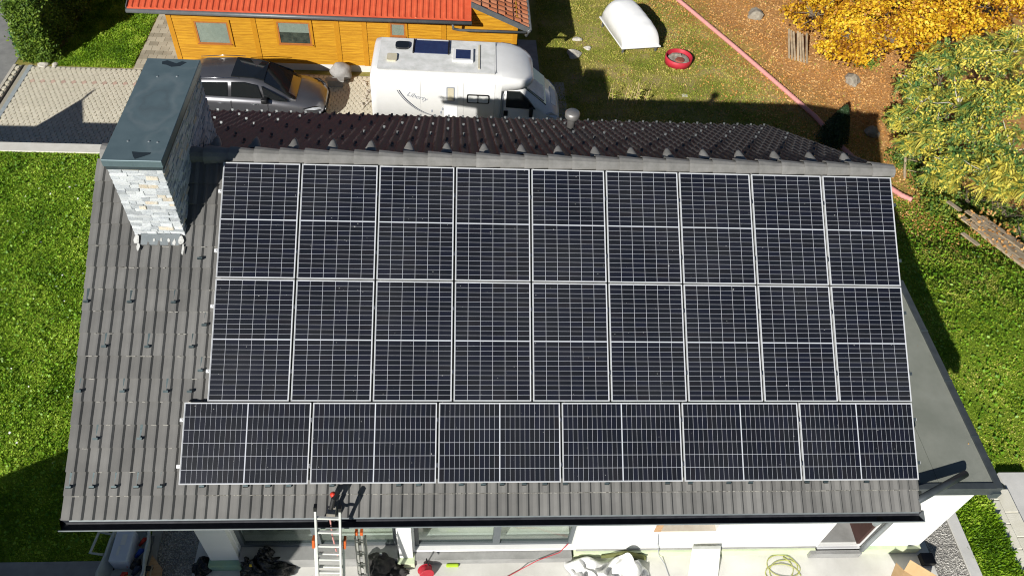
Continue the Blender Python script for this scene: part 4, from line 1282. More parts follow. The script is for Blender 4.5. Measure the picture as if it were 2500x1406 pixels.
# pink drain pipe
MAT['pink'] = M('pink', (0.62, 0.27, 0.25), (0.68, 0.33, 0.3), scale=6, rough=0.6)
pp = []
for (x, y) in ((11.9, 25.0), (13.13, 22.71), (14.9, 19.0), (16.3, 15.9), (16.98, 14.37), tuple(at(2060, 356, -9.3)[:2]), tuple(at(2120, 395, -9.1)[:2]), tuple(at(2182, 433, -8.95)[:2]), tuple(at(2215, 452, -8.85)[:2]), tuple(at(2245, 467, -8.8)[:2])):
    pp.append(Vector((x, y, float(gz(x, y)) + .1)))
pv, pfc, n = [], [], 0
tbm = MB()
dense, rad = [], []
for a, b_ in zip(pp[:-1], pp[1:]):
    k = max(2, int((b_ - a).length / .06))
    for i in range(k):
        dense.append(a.lerp(b_, i / k))
        rad.append(.085 + (.008 if len(dense) % 2 else -.006))
tbm.tube(dense, rad, 10)
tag(tbm.build('drain_pipe', 'pink', smooth=True), 'long pink corrugated drain pipe lying across the garden', 'pipe')
# stones in the grass
MAT['rock'] = M('rock', (0.45, 0.42, 0.36), (0.6, 0.57, 0.5), scale=9, rough=0.9, bump=0.5, bscale=20)
MAT['rock_grey'] = M('rock_grey', (0.22, 0.19, 0.15), (0.34, 0.31, 0.25), scale=7, rough=0.9, bump=0.5, bscale=20)
def rock(x, y, r, label, cat='stone', mat='rock', flat=.45, grp=None):
    bm0 = bmesh.new()
    bmesh.ops.create_icosphere(bm0, subdivisions=2, radius=1)
    for v in bm0.verts:
        v.co *= 1 + .22 * math.sin(v.co.x * 3 + x * 5) + .15 * math.cos(v.co.y * 5 + y * 3) + rng.uniform(-.06, .06)
        v.co.z *= flat
        v.co *= r
    me = bpy.data.meshes.new('rock'); bm0.to_mesh(me); bm0.free(); me.materials.append(MAT[mat])
    return tag(put('stone', me, None, Matrix.Translation((x, y, float(gz(x, y)) + r * .15))), label, cat, grp)
rock(8.41, 19.217, .17, 'small pale stone on grass, farthest from the camper', grp='pale stones in the grass')
rock(8.753, 18.609, .15, 'pale stone on grass between two others beside the camper shade', grp='pale stones in the grass')
rock(8.206, 18.106, .28, 'largest flat pale stone on grass nearest the camper', grp='pale stones in the grass')
rock(12.2, 15.55, .12, 'small pale stone on grass below the red ring', grp='pale stones in the grass')
rock(16.41, 21.57, .36, 'pale grey boulder at the edge of the yellow tree', 'boulder', 'rock_grey', .8)
rock(19.28, 16.9, .36, 'grey boulder half buried in orange leaves beneath yellow tree', 'boulder', 'rock_grey', .6)
rock(18.9, 13.6, .28, 'brown stone at the corner of the roof shadow', 'stone', 'rock_grey', .6)
# stakes, posts and boards
MAT['oldwood'] = M('oldwood', (0.3, 0.23, 0.15), (0.44, 0.36, 0.25), scale=6, rough=0.9, objrand=0.2, stretch=(1, 1, 1))
stk = thing('stake_pile', 'bundle of old wooden stakes leaning under the yellow tree', 'stakes', (17.45, 18.8, YARD))
for i in range(7):
    x = 17.1 + i * .11
    MB().box(-.025, .025, -.03, .03, 0, 1.25, T=Matrix.Translation((x, 18.35 - i * .05, YARD)) @ Matrix.Rotation(-.9 - .05 * (i % 3), 4, 'X') @ Matrix.Rotation(.25, 4, 'Z')).build('stake', 'oldwood', stk)
ps = thing('post_frame', 'two weathered wooden posts joined by rungs beneath green yellow tree', 'posts', (19.5, 11.4, -8.8))
for i, (a, b_) in enumerate((((19.2, 11.0), (19.5, 12.3)), ((19.75, 10.75), (20.1, 12.0)))):
    MB().tube([(a[0], a[1], float(gz(*a)) + .05), (b_[0], b_[1], float(gz(*b_)) + .6)], .045, 8).build('post', 'oldwood', ps)
for k in range(3):
    t = .1 + k * .3
    MB().tube([(19.2 + .3 * t, 11.0 + 1.3 * t, -9.2 + t * .5), (19.75 + .35 * t, 10.75 + 1.25 * t, -9.15 + t * .5)], .012, 6).build('rung', 'oldwood', ps)
bp_ = thing('board_stack', 'stack of weathered boards strewn with leaves on the right slope', 'boards', (18.6, 5.8, float(gz(18.6, 5.8))))
dirb = Vector((at(2500, 650, -7.1)[0] - at(2335, 525, -7.4)[0], at(2500, 650, -7.1)[1] - at(2335, 525, -7.4)[1], .35)).normalized()
nb_ = Vector((-dirb.y, dirb.x, 0)).normalized()
st_ = Vector(at(2335, 525, -7.4))
for i in range(11):
    off = nb_ * (-.08 + (i % 6) * .13) + dirb * rng.uniform(-.1, 1.2)
    L_ = rng.uniform(1.2, 3.0)
    p = st_ + off + Vector((0, 0, .04 + (i // 6) * .05))
    zx = dirb; yy = nb_; zz = zx.cross(yy)
    MB().box(0, L_, -.07, .07, -.02, .02, T=frame_mw(p, zx, yy, zz) @ Matrix.Rotation(rng.uniform(-.06, .06), 4, 'Z')).build('board', 'oldwood', bp_)
for (px_, py_, l_) in ((2345, 575, .6), (2310, 498, .5)):
    p = Vector(at(px_, py_, -7.4)) + Vector((0, 0, .1))
    MB().box(0, l_, -.06, .06, -.02, .02, T=frame_mw(p, dirb, nb_, dirb.cross(nb_))).build('board', 'oldwood', bp_)
# sack and broken branches between car and camper
MAT['sack'] = M('sack', (0.34, 0.33, 0.32), (0.26, 0.25, 0.24), scale=5, rough=0.9)
MAT['twig'] = M('twig', (0.5, 0.45, 0.38), (0.6, 0.55, 0.48), scale=9, rough=0.9)
sk_ = thing('rubble_sack', 'grey sack and dark board leaning at the timber wall beside the car', 'sack', (-.85, 15.9, YARD))
bm0 = bmesh.new(); bmesh.ops.create_icosphere(bm0, subdivisions=3, radius=1)
for v in bm0.verts:
    v.co = Vector((v.co.x * .4, v.co.y * .3, v.co.z * .38)) * (1 + .1 * math.sin(v.co.x * 5) * math.cos(v.co.z * 4 + v.co.y * 3))
me = bpy.data.meshes.new('sack'); bm0.to_mesh(me); bm0.free(); me.materials.append(MAT['sack'])
me.polygons.foreach_set('use_smooth', [True] * len(me.polygons))
put('sack', me, sk_, Matrix.Translation((-.75, 16.0, YARD + .3)))
MB().box(-1.25, -.6, 15.35, 15.6, YARD + .3, YARD + .34).box(-1.2, -.65, 15.4, 15.55, YARD + .03, YARD + .3).build('board', 'concrete_dark', sk_)
tw = thing('branch_heap', 'heap of pale broken twigs beside rear of the camper', 'twigs', (.4, 14.8, YARD))
for i in range(16):
    x, y = rng.uniform(.15, .6), rng.uniform(14.0, 15.6)
    a = rng.uniform(0, 3.1); l_ = rng.uniform(.15, .4)
    MB().tube([(x, y, YARD + .06), (x + l_ * .5 * math.cos(a) + .05, y + l_ * .5 * math.sin(a), YARD + .13), (x + l_ * math.cos(a), y + l_ * math.sin(a), YARD + .07)], [.016, .013, .008], 5).build('twig', 'twig', tw)
MAT['stalk'] = M('stalk', (0.5, 0.33, 0.18), (0.58, 0.45, 0.25), scale=9, rough=0.8)
MAT['leaf_dry'] = M('leaf_dry', (0.4, 0.4, 0.08), rough=0.7)
for (px_, n_, lab) in ((1488, 2, 'thin dry stalks in shade nearest the camper nose'), (1522, 3, 'thin dry stalks with pale leaves at the shadow edge'), (1549, 5, 'reddish upright stalks in the middle of the shadow edge'), (1575, 2, 'thin leafy stalks at the right of the row of stalks')):
    b0 = at(px_, 256, YARD)
    st = thing('garden_stalks', lab, 'plant', b0, 'stalks along the shadow edge')
    for k in range(n_):
        x, y = b0[0] + rng.uniform(-.12, .12), b0[1] + rng.uniform(-.1, .1)
        tx, ty = x + rng.uniform(-.1, .18), y + rng.uniform(0, .25)
        MB().tube([(x, y, YARD), ((x + tx) / 2, (y + ty) / 2, YARD + .35), (tx, ty, YARD + rng.uniform(.6, .95))], [.012, .01, .006], 5).build('stalk', 'stalk', st)
        for q_ in range(3):
            h_ = rng.uniform(.2, .8); lx, ly = x + (tx - x) * h_, y + (ty - y) * h_
            poly3('leaf', [(lx, ly, YARD + h_ * .8), (lx + .07, ly + .02, YARD + h_ * .8 + .03), (lx + .12, ly, YARD + h_ * .8)], 'leaf_dry', st, off=(0, 0, .001))

# ================================================================== PLANTS
def leaf_quads(P, size, up=None, aspect=1.6, spread=1.0):
    """Leaf-shaped quads at points P (n,3), random orientation, roughly facing 'up' vectors."""
    n = len(P)
    N_ = rng.normal(size=(n, 3)) * spread
    if up is not None: N_ = N_ + up
    N_ /= np.linalg.norm(N_, axis=1, keepdims=True)
    A = np.cross(N_, rng.normal(size=(n, 3))); A /= np.linalg.norm(A, axis=1, keepdims=True)
    B_ = np.cross(N_, A)
    s_ = size * rng.uniform(.6, 1.3, (n, 1))
    w_ = s_ / aspect
    return np.stack([P - A * s_ * .5, P + B_ * w_ * .5 - N_ * s_ * .06, P + A * s_ * .5, P - B_ * w_ * .5 - N_ * s_ * .06], 1)
def sublobes(C, Rr, k, f=.42):
    """Break big lobes into smaller ones sitting on their surface."""
    oc, orr = [], []
    for c, r in zip(C, Rr):
        for _ in range(k):
            d = rng.normal(size=3); d[2] = abs(d[2]) * .9 - .25; d /= np.linalg.norm(d)
            oc.append(np.array(c) + d * np.array(r) * rng.uniform(.55, .95)); q = f * rng.uniform(.6, 1.2)
            orr.append((r[0] * q, r[1] * q, r[2] * q * .8))
    return oc, orr
def twigs(parents, subs, k, r=.012):
    mb = MB()
    for i, c in enumerate(subs):
        a = Vector(parents[i // k]); b_ = Vector(c)
        m_ = a.lerp(b_, .5) + Vector((rng.uniform(-.12, .12), rng.uniform(-.12, .12), .1))
        e_ = b_ + (b_ - a) * .35
        mb.tube([a, m_, b_, e_], [r * 1.6, r * 1.2, r, r * .4], 5)
    return mb
def clumpy(centers, radii, n, shell=.45):
    """Points in the outer part of several lobes, gathered in clumps."""
    centers = np.asarray(centers, float); radii = np.asarray(radii, float)
    vol = radii.prod(1) ** (2 / 3.)
    G_ = 22
    idx = rng.choice(len(centers), size=n // G_, p=vol / vol.sum())
    d = rng.normal(size=(len(idx), 3)); d /= np.linalg.norm(d, axis=1, keepdims=True)
    r = rng.uniform(shell, 1.0, (len(idx), 1)) ** .7
    cl = centers[idx] + d * r * radii[idx]
    cl = np.repeat(cl, G_, 0)
    dd = np.repeat(d, G_, 0)
    P = cl + rng.normal(size=cl.shape) * np.array([.15, .15, .1])
    return P, dd
MAT['leaf_gold'] = M('leaf_gold', (0.5, 0.3, 0.02), island=[(0.24, 0.09, 0.01), (0.5, 0.24, 0.012), (0.74, 0.46, 0.02), (0.85, 0.63, 0.05)], scale=1.0, isl=1.9, rough=0.5, spec=0.3, trans=0.25)
MAT['leaf_green'] = M('leaf_green', (0.2, 0.28, 0.05), island=[(0.08, 0.19, 0.05), (0.17, 0.3, 0.08), (0.36, 0.4, 0.08), (0.66, 0.58, 0.08), (0.85, 0.72, 0.14)], scale=1.2, isl=1.8, rough=0.5, spec=0.3, trans=0.28)
MAT['leaf_green2'] = M('leaf_green2', (0.2, 0.28, 0.05), island=[(0.08, 0.18, 0.05), (0.2, 0.32, 0.08), (0.46, 0.46, 0.08), (0.74, 0.64, 0.08), (0.88, 0.74, 0.14)], scale=1.3, isl=2.0, rough=0.5, spec=0.3, trans=0.28)
MAT['leaf_shrub'] = M('leaf_shrub', (0.1, 0.2, 0.03), island=[(0.03, 0.09, 0.01), (0.1, 0.2, 0.03), (0.25, 0.34, 0.05), (0.45, 0.38, 0.06)], scale=1.2, rough=0.5, spec=0.3, trans=0.25)
MAT['leaf_hedge'] = M('leaf_hedge', (0.08, 0.16, 0.02), island=[(0.05, 0.1, 0.012), (0.11, 0.2, 0.02), (0.2, 0.29, 0.03)], scale=2, rough=0.55, spec=0.3, trans=0.15)
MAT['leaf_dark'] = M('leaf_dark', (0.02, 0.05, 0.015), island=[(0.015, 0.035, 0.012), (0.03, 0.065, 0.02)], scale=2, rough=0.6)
MAT['bark'] = M('bark', (0.13, 0.1, 0.075), (0.2, 0.16, 0.12), scale=9, rough=0.9, bump=0.5, bscale=25)
def limbs(base, targets, r0):
    mb = MB()
    b0 = Vector(base)
    for t in targets:
        t = Vector(t)
        mid = b0.lerp(t, .45) + Vector((rng.uniform(-.3, .3), rng.uniform(-.3, .3), .5))
        mb.tube([b0, b0.lerp(mid, .5) + Vector((0, 0, .2)), mid, mid.lerp(t, .5) + Vector((rng.uniform(-.2, .2), rng.uniform(-.2, .2), .1)), t], [r0, r0 * .8, r0 * .55, r0 * .3, r0 * .1], 7)
        for k in range(5):
            s0 = mid.lerp(t, rng.uniform(0, .8)); e0 = s0 + Vector((rng.uniform(-.9, .9), rng.uniform(-.9, .9), rng.uniform(-.1, .6)))
            mb.tube([s0, s0.lerp(e0, .5) + Vector((0, 0, .08)), e0], [r0 * .22, r0 * .14, r0 * .04], 5)
    return mb
# golden tree, upper right
lobes = [(1985, 40, -7.9, 1.0), (2080, 95, -8.0, 1.15), (2180, 105, -7.7, 1.2), (2060, -20, -7.2, 1.4), (2200, 10, -6.9, 1.6), (2300, 40, -6.9, 1.4), (2330, -60, -6.3, 1.6), (2140, -110, -6.4, 1.7), (2420, 20, -6.8, 1.3), (2250, 120, -8.0, .9), (1940, -20, -8.0, 1.0), (2470, -60, -6.3, 1.6)]
C_ = [tuple(at(px_, py_, z)) for px_, py_, z, r in lobes]
Rr = [(r, r, r * .8) for *_, r in lobes]
gt_ = thing('golden_tree', 'broad tree with golden yellow autumn leaves in upper right corner', 'tree', (19.3, 19.8, YARD))
SC_, SR_ = sublobes(C_, Rr, 16, .44)
P, D = clumpy(SC_, SR_, 56000, .35)
keep = P[:, 2] > gz(P[:, 0], P[:, 1]) + .1
tag(put('crown', quads_mesh('crown', leaf_quads(P[keep], .125, D[keep] * .8 + np.array([-.25, -.5, .6]), 1.35), 'leaf_gold'), gt_), kind='stuff')
twigs(C_, SC_, 16, .014).build('twigs', 'bark', gt_)
limbs((19.6, 20.2, YARD), [C_[i] for i in (0, 1, 2, 3, 5, 7, 8, 10)], .09).build('trunk', 'bark', gt_, smooth=True)
# tree with feathered green and yellow leaves, right
lobes2 = [(2290, 170, -7.2, .9), (2400, 150, -6.6, 1.1), (2480, 130, -6.2, 1.1), (2250, 250, -7.6, .8), (2340, 260, -7.0, 1.0), (2440, 260, -6.4, 1.1), (2280, 330, -7.6, .8), (2380, 350, -7.0, .9), (2470, 370, -6.6, 1.0), (2330, 400, -7.6, .6), (2420, 440, -7.2, .8), (2490, 450, -7.0, .8), (2240, 200, -8.0, .6), (2540, 250, -6.2, 1.2), (2205, 300, -8.3, .5), (2235, 360, -8.2, .5), (2290, 430, -7.9, .5)]
C2 = [tuple(at(px_, py_, z)) for px_, py_, z, r in lobes2]
R2 = [(r, r, r * .7) for *_, r in lobes2]
ft = thing('feather_leaf_tree', 'tree with feathered green and yellow leaves at right edge', 'tree', (20.6, 11.6, float(gz(20.6, 11.6))))
vol = np.array([r ** 2 for *_, r in lobes2])
Q = []
nf = 6800
C2b, R2b = sublobes(C2, R2, 8, .4)
idx = rng.integers(0, len(C2b), nf)
d = rng.normal(size=(nf, 3)); d[:, 2] = np.abs(d[:, 2]) * .8 - .1; d /= np.linalg.norm(d, axis=1, keepdims=True)
base = np.array(C2b)[idx] + d * (rng.uniform(.5, 1.0, (nf, 1))) * np.array(R2b)[idx]
dirv = d * .6 + rng.normal(size=(nf, 3)) * .9 + np.array([0, 0, .05]); dirv /= np.linalg.norm(dirv, axis=1, keepdims=True)
sidev = np.cross(dirv, np.array([0, 0, 1.0])); sidev /= np.linalg.norm(sidev, axis=1, keepdims=True) + 1e-9
L_ = rng.uniform(.15, .32, (nf, 1))
upv = np.cross(sidev, dirv)
NK = 8
VV = np.zeros((nf, NK + 1 + NK * 6, 3))
tmpl = []
for k in range(NK + 1):
    t = k / NK
    VV[:, k] = base + dirv * L_ * t + np.array([0, 0, -1]) * (t ** 2 * .14)
for k in range(NK):
    t = (k + 1) / NK
    ll = L_ * .34 * (1 - .5 * abs(t - .45))
    for q_, sg in enumerate((-1, 1)):
        c0 = VV[:, k + 1]
        tip = c0 + sidev * sg * ll + dirv * ll * .3 - upv * ll * .2
        w_ = ll * .17
        i0 = NK + 1 + (k * 2 + q_) * 3
        VV[:, i0] = (c0 + tip) / 2 + dirv * w_
        VV[:, i0 + 1] = tip
        VV[:, i0 + 2] = (c0 + tip) / 2 - dirv * w_
        tmpl.append((k + 1, i0, i0 + 1, i0 + 2))
    tmpl.append((k, k + 1, NK + 1 + (k * 2) * 3 + 2, k))
quads_ = [t for t in tmpl if t[0] != t[3]]
tris_ = [t[:3] for t in tmpl if t[0] == t[3]]
nvf = VV.shape[1]
offs = (np.arange(nf) * nvf)[:, None, None]
qa = (np.array(quads_)[None] + offs).reshape(-1, 4)
ta = (np.array(tris_)[None] + offs).reshape(-1, 3)
me = bpy.data.meshes.new('crown')
me.vertices.add(nf * nvf); me.vertices.foreach_set('co', VV.reshape(-1).astype(np.float32))
me.loops.add(qa.size + ta.size); me.loops.foreach_set('vertex_index', np.concatenate([qa.reshape(-1), ta.reshape(-1)]).astype(np.int32))
me.polygons.add(len(qa) + len(ta))
me.polygons.foreach_set('loop_start', np.concatenate([np.arange(len(qa)) * 4, qa.size + np.arange(len(ta)) * 3]).astype(np.int32))
me.polygons.foreach_set('loop_total', np.concatenate([np.full(len(qa), 4), np.full(len(ta), 3)]).astype(np.int32))
me.materials.append(MAT['leaf_green']); me.update(calc_edges=True)
tag(put('crown', me, ft), kind='stuff')

SC2, SR2 = sublobes(C2, R2, 9, .36)
twigs(C2, SC2, 9, .012).build('twigs', 'twig', ft)
P, D = clumpy(SC2, SR2, 15000, .5)
tag(put('crown', quads_mesh('crown', leaf_quads(P, .105, D * .6 + np.array([-.25, -.4, .7]), 1.8), 'leaf_green2'), ft), kind='stuff')
limbs((20.6, 11.6, float(gz(20.6, 11.6))), [C2[i] for i in (0, 2, 3, 5, 6, 8, 10, 12)], .13).build('trunk', 'bark', ft, smooth=True)
# shrubs along the right slope
def shrub(px_, py_, r, n_, lab, mat='leaf_shrub', size=.1, z=None):
    z = z if z is not None else float(gz(*at(px_, py_, -7.5)[:2]))
    c = at(px_, py_, z)
    g = float(gz(c[0], c[1]))
    s_ = thing('shrub', lab, 'shrub', (c[0], c[1], g), 'low shrubs on the right slope')
    P, D = clumpy([(c[0], c[1], g + r * .35), (c[0] + r * .6, c[1] - r * .3, g + r * .25), (c[0] - r * .5, c[1] + r * .4, g + r * .25)], [(r, r, r * .6)] * 3, n_, .3)
    P = P[P[:, 2] > g]
    tag(put('foliage', quads_mesh('foliage', leaf_quads(P, size, np.array([-.2, -.3, .8]), 1.5), mat), s_), kind='stuff')
    limbs((c[0], c[1], g), [(c[0] + rng.uniform(-r, r) * .6, c[1] + rng.uniform(-r, r) * .6, g + r * .6) for _ in range(3)], .03).build('stem', 'bark', s_)
shrub(2350, 500, .7, 4200, 'leafy green shrub just above the stack of boards')
shrub(2440, 530, .7, 4200, 'leafy green shrub behind the right end of the boards')
shrub(2485, 590, .5, 2600, 'green shrub at right edge beside the boards')
shrub(2295, 445, .5, 2600, 'low green shrub at the end of the pink pipe')
shrub(2230, 395, .45, 2200, 'low green shrub beside the wooden posts')
shrub(2215, 310, .5, 2600, 'blue green shrub at the right edge of the roof shadow')
shrub(2110, 155, .3, 900, 'small green weed tuft below the golden tree')
# dark conifer in the roof shadow
cf = thing('conifer', 'small dark conifer standing in the house shadow', 'tree', (17.3, 13.6, YARD))
n = 9000
h = rng.uniform(0, 1, n) ** .8
a = rng.uniform(0, 6.283, n); rr_ = .6 * (1 - h) ** .7 * rng.uniform(.5, 1.05, n)
P = np.stack([17.15 + rr_ * np.cos(a), 13.0 + rr_ * np.sin(a), YARD + .1 + h * 1.5], -1)
tag(put('crown', quads_mesh('crown', leaf_quads(P, .11, np.stack([np.cos(a), np.sin(a), h * 0 + .3], -1), 2.6, .5), 'leaf_dark'), cf), kind='stuff')
MB().tube([(17.15, 13.0, YARD), (17.15, 13.0, YARD + 1.4)], [.06, .01], 6).build('trunk', 'bark', cf)
# hedge along the road
hg = thing('hedge', 'tall clipped green hedge along the road at upper left', 'hedge', (-11.7, 19, YARD))
n = 46000
face = rng.uniform(0, 1, n)
hx = rng.uniform(-12.25, -11.3, n); hy = rng.uniform(16.5, 25.0, n); hz = rng.uniform(YARD, YARD + 2.05, n)
top_ = face < .3; lft = (face >= .3) & (face < .55); rgt = (face >= .55) & (face < .8); fnt = face >= .8
hz[top_] = YARD + 2.0; hx[lft] = -12.3; hx[rgt] = -11.25
hy[fnt] = 16.45 + .12 * (hz[fnt] - YARD)
P = np.stack([hx, hy, hz], -1)
bulge = .12 * np.sin(P[:, 1] * 4 + P[:, 2] * 3) + .1 * np.sin(P[:, 1] * 9 - P[:, 2] * 7)
P += rng.normal(size=P.shape) * .07
P[:, 0] += np.where(lft, -bulge, np.where(rgt, bulge, 0)); P[:, 2] += np.where(top_, bulge, 0)
P = P[P[:, 2] > YARD + .02]
tag(put('foliage', quads_mesh('foliage', leaf_quads(P, .1, np.array([-.3, -.3, .7]), 1.8), 'leaf_hedge'), hg), kind='stuff')
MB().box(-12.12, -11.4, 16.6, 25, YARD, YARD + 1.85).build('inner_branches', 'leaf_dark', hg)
for k in range(5): MB().tube([(-11.75, 16.9 + k * 1.6, YARD), (-11.75, 16.9 + k * 1.6, YARD + 1.7)], [.05, .03], 6).build('trunk', 'bark', hg)
MAT['greenfence'] = M('greenfence', (0.05, 0.2, 0.08), rough=0.6)
fn = thing('wire_fence', 'thin green wire fence at the road side of the hedge', 'fence', (-12.45, 19, YARD))
for k in range(5): MB().box(-12.46, -12.42, 16.6 + k * 2, 16.64 + k * 2, YARD, YARD + 1.1).build('post', 'greenfence', fn)
for k in range(4): MB().tube([(-12.44, 16.6, YARD + .2 + k * .28), (-12.44, 24.64, YARD + .2 + k * .28)], .012, 5).build('wire', 'greenfence', fn)
rock(-11.55, 16.25, .17, 'pale stone at the foot of the hedge, left one', grp='stones at the hedge foot')
rock(-11.15, 16.28, .13, 'smaller pale stone at the foot of the hedge, right one', grp='stones at the hedge foot')

# grass: separate blades, one object per lawn
MAT['blade'] = M('blade', (0.1, 0.2, 0.02), island=[(0.08, 0.18, 0.005), (0.13, 0.26, 0.007), (0.21, 0.38, 0.012), (0.31, 0.5, 0.025), (0.45, 0.58, 0.07)], scale=1.3, isl=2.4, rough=0.6, spec=0.3, trans=0.2)
MAT['blade_dry'] = M('blade_dry', (0.2, 0.2, 0.05), island=[(0.16, 0.24, 0.025), (0.34, 0.38, 0.05), (0.5, 0.46, 0.1), (0.6, 0.5, 0.18)], scale=.9, isl=2.0, rough=0.7, spec=0.2, trans=0.15)
MAT['blade_mid'] = M('blade_mid', (0.1, 0.2, 0.02), island=[(0.1, 0.19, 0.008), (0.17, 0.29, 0.012), (0.28, 0.41, 0.02), (0.42, 0.5, 0.05), (0.55, 0.52, 0.13)], scale=1.0, isl=2.2, rough=0.6, spec=0.3, trans=0.2)
def grass(name, label, n, region, mat, h=.07, w_=.012, reject=None, broad=.25):
    P = region(n)
    if reject is not None: P = P[~reject(P[:, 0], P[:, 1])]
    z = gz_b(P[:, 0], P[:, 1])
    n = len(P)
    b0 = np.stack([P[:, 0], P[:, 1], z], -1)
    tri = []
    for k in range(3):
        a = rng.uniform(0, 6.283, n); lean = rng.uniform(.1, .9, n); hh = h * rng.uniform(.5, 1.4, n) * (1 + .8 * np.clip(np.sin(P[:, 0] * 3.1 + 1.7 * np.sin(P[:, 1] * 2.3)) * np.sin(P[:, 1] * 2.7 + 1.3 * np.sin(P[:, 0] * 1.9)), 0, 1))
        ww = np.where(rng.uniform(0, 1, n) < broad, w_ * 2.8, w_)
        d2 = np.stack([np.cos(a), np.sin(a), np.zeros(n)], -1); s2 = np.stack([-np.sin(a), np.cos(a), np.zeros(n)], -1)
        o = b0 + rng.normal(size=(n, 3)) * np.array([.02, .02, 0])
        tip = o + d2 * (hh * lean)[:, None] + np.array([0, 0, 1.0]) * (hh * np.sqrt(1 - (lean * .9) ** 2))[:, None]
        midp = (o + tip) / 2 + np.array([0, 0, .2]) * hh[:, None]
        tri.append(np.stack([o - s2 * ww[:, None] * .4, o + s2 * ww[:, None] * .4, midp + s2 * ww[:, None], tip], 1)[:, [0, 1, 2, 3]])
    V = np.concatenate(tri)
    return tag(put(name, quads_mesh(name, V, mat)), label, 'grass', kind='stuff')
def rect(x0, x1, y0, y1):
    return lambda n: np.stack([rng.uniform(x0, x1, n), rng.uniform(y0, y1, n)], -1)
grass('lawn_grass', 'lush green lawn left of the house', 90000, rect(-9.6, -1.8, -3.7, 7.1), 'blade', .027, .009)
grass('lawn_grass', 'bright green grass on the slope right of the house', 80000, rect(12.2, 21.5, -3.5, 10.0), 'blade_mid', .027, .009, lambda x, y: ((x < 15.1) & (y < -1.9)) | (x < 12.2), .2)
grass('lawn_grass', 'triangle of green grass beside the block wall', 5000, rect(13.2, 14.0, -4.6, -1.9), 'blade', .07, .012)
grass('lawn_grass', 'green lawn between the hedge and the timber house', 20000, rect(-11.2, -8.4, 16.25, 22), 'blade', .06, .011)
def lit_(x, y): return (x + .47 * y - 23.8 + 3 * (.5 + .5 * np.sin(x * 1.3 + y * .9) * np.cos(y * .7 - x * .5)) * .6)
grass('dry_grass', 'patchy dry grass of the garden behind the house', 56000, rect(6.8, 20, 10.2, 24), 'blade_dry', .04, .01, lambda x, y: rng.uniform(0, 1, len(x)) < np.clip(.3 + .3 * lit_(x, y), .1, .97))
# clover and small white flowers in the lawn
P = np.stack([rng.uniform(-9.6, -1.9, 11000), rng.uniform(-3.6, 7.0, 11000)], -1)
P3 = np.concatenate([P, np.full((len(P), 1), LAWN + .05) + rng.uniform(0, .04, (len(P), 1))], 1)
MAT['clover'] = M('clover', (0.1, 0.2, 0.02), island=[(0.08, 0.2, 0.008), (0.17, 0.35, 0.015), (0.28, 0.46, 0.04)], scale=1.3, isl=2.0, rough=0.5, trans=0.2)
MAT['petal'] = M('petal', (0.75, 0.75, 0.7), rough=0.7)
tag(put('clover', quads_mesh('clover', leaf_quads(P3, .055, np.array([-.2, -.3, 1.5]), 1.2), 'clover')), 'broad clover leaves scattered in the left lawn', 'clover', kind='stuff')
P = np.stack([rng.uniform(-10.0, -1.9, 130), rng.uniform(-2, 6.0, 130), np.full(130, LAWN + .1)], -1)
tag(put('daisies', quads_mesh('daisies', leaf_quads(P, .045, np.array([0, 0, 2.0]), 1.0), 'petal')), 'tiny white flowers dotted over the left lawn', 'flowers', kind='stuff')
P = np.stack([rng.uniform(12.6, 21.5, 7000), rng.uniform(-1.8, 10.0, 7000)], -1)
P = P[(P[:, 0] > 12.3)]
z = gz_b(P[:, 0], P[:, 1])
P3 = np.stack([P[:, 0], P[:, 1], z + rng.uniform(.04, .09, len(P))], -1)
tag(put('clover', quads_mesh('clover', leaf_quads(P3, .075, np.array([-.2, -.3, 1.5]), 1.4), 'clover')), 'broad leaved weeds in the grass right of the house', 'weeds', kind='stuff')
# fallen leaves
MAT['litter'] = M('litter', (0.5, 0.25, 0.08), island=[(0.38, 0.17, 0.045), (0.54, 0.26, 0.07), (0.62, 0.33, 0.11), (0.68, 0.43, 0.18)], scale=1.2, rough=0.7, spec=0.2)
P = np.stack([rng.uniform(7, 24, 90000), rng.uniform(5.0, 26, 90000)], -1)
lv = lit_(P[:, 0], P[:, 1])
prob = np.clip(.03 + .17 * (lv + 3.0), .02, 1.0) * np.clip((P[:, 1] - 4.5) * .35, .0, 1)
P = P[(rng.uniform(0, 1, len(P)) < prob) & (P[:, 0] > 11.8 - 4 * (P[:, 1] > 12))]
z = gz_b(P[:, 0], P[:, 1])
P3 = np.stack([P[:, 0], P[:, 1], z + rng.uniform(.01, .05, len(P))], -1)
tag(put('fallen_leaves', quads_mesh('fallen_leaves', leaf_quads(P3, .075, np.array([0, 0, 1.8]), 1.4, .7), 'litter')), 'carpet of orange fallen leaves beneath the trees', 'leaves', kind='stuff')
P = np.stack([rng.uniform(17.8, 19.6, 380), rng.uniform(4.4, 7.4, 380)], -1)
tb_ = rng.uniform(.1, 2.9, (420, 1)); nbb = rng.uniform(-.25, .95, (420, 1))
P = np.array(st_)[None, :2] + tb_ * np.array(dirb)[None, :2] + nbb * np.array(nb_)[None, :2]
P3 = np.stack([P[:, 0], P[:, 1], np.array(st_)[2] + tb_[:, 0] * dirb.z + rng.uniform(.06, .15, 420)], -1)
tag(put('board_leaves', quads_mesh('board_leaves', leaf_quads(P3, .1, np.array([0, 0, 1.6]), 1.4), 'litter')), 'brown leaves caught on the stack of boards', 'leaves', kind='stuff')

tag(put('roof_leaves', quads_mesh('roof_leaves', leaf_quads(ROOF_LEAVES, .05, np.array([0, 0, 3.0]), 1.4), 'litter')), 'few dry leaves scattered on the grey flat roof', 'leaves', kind='stuff')
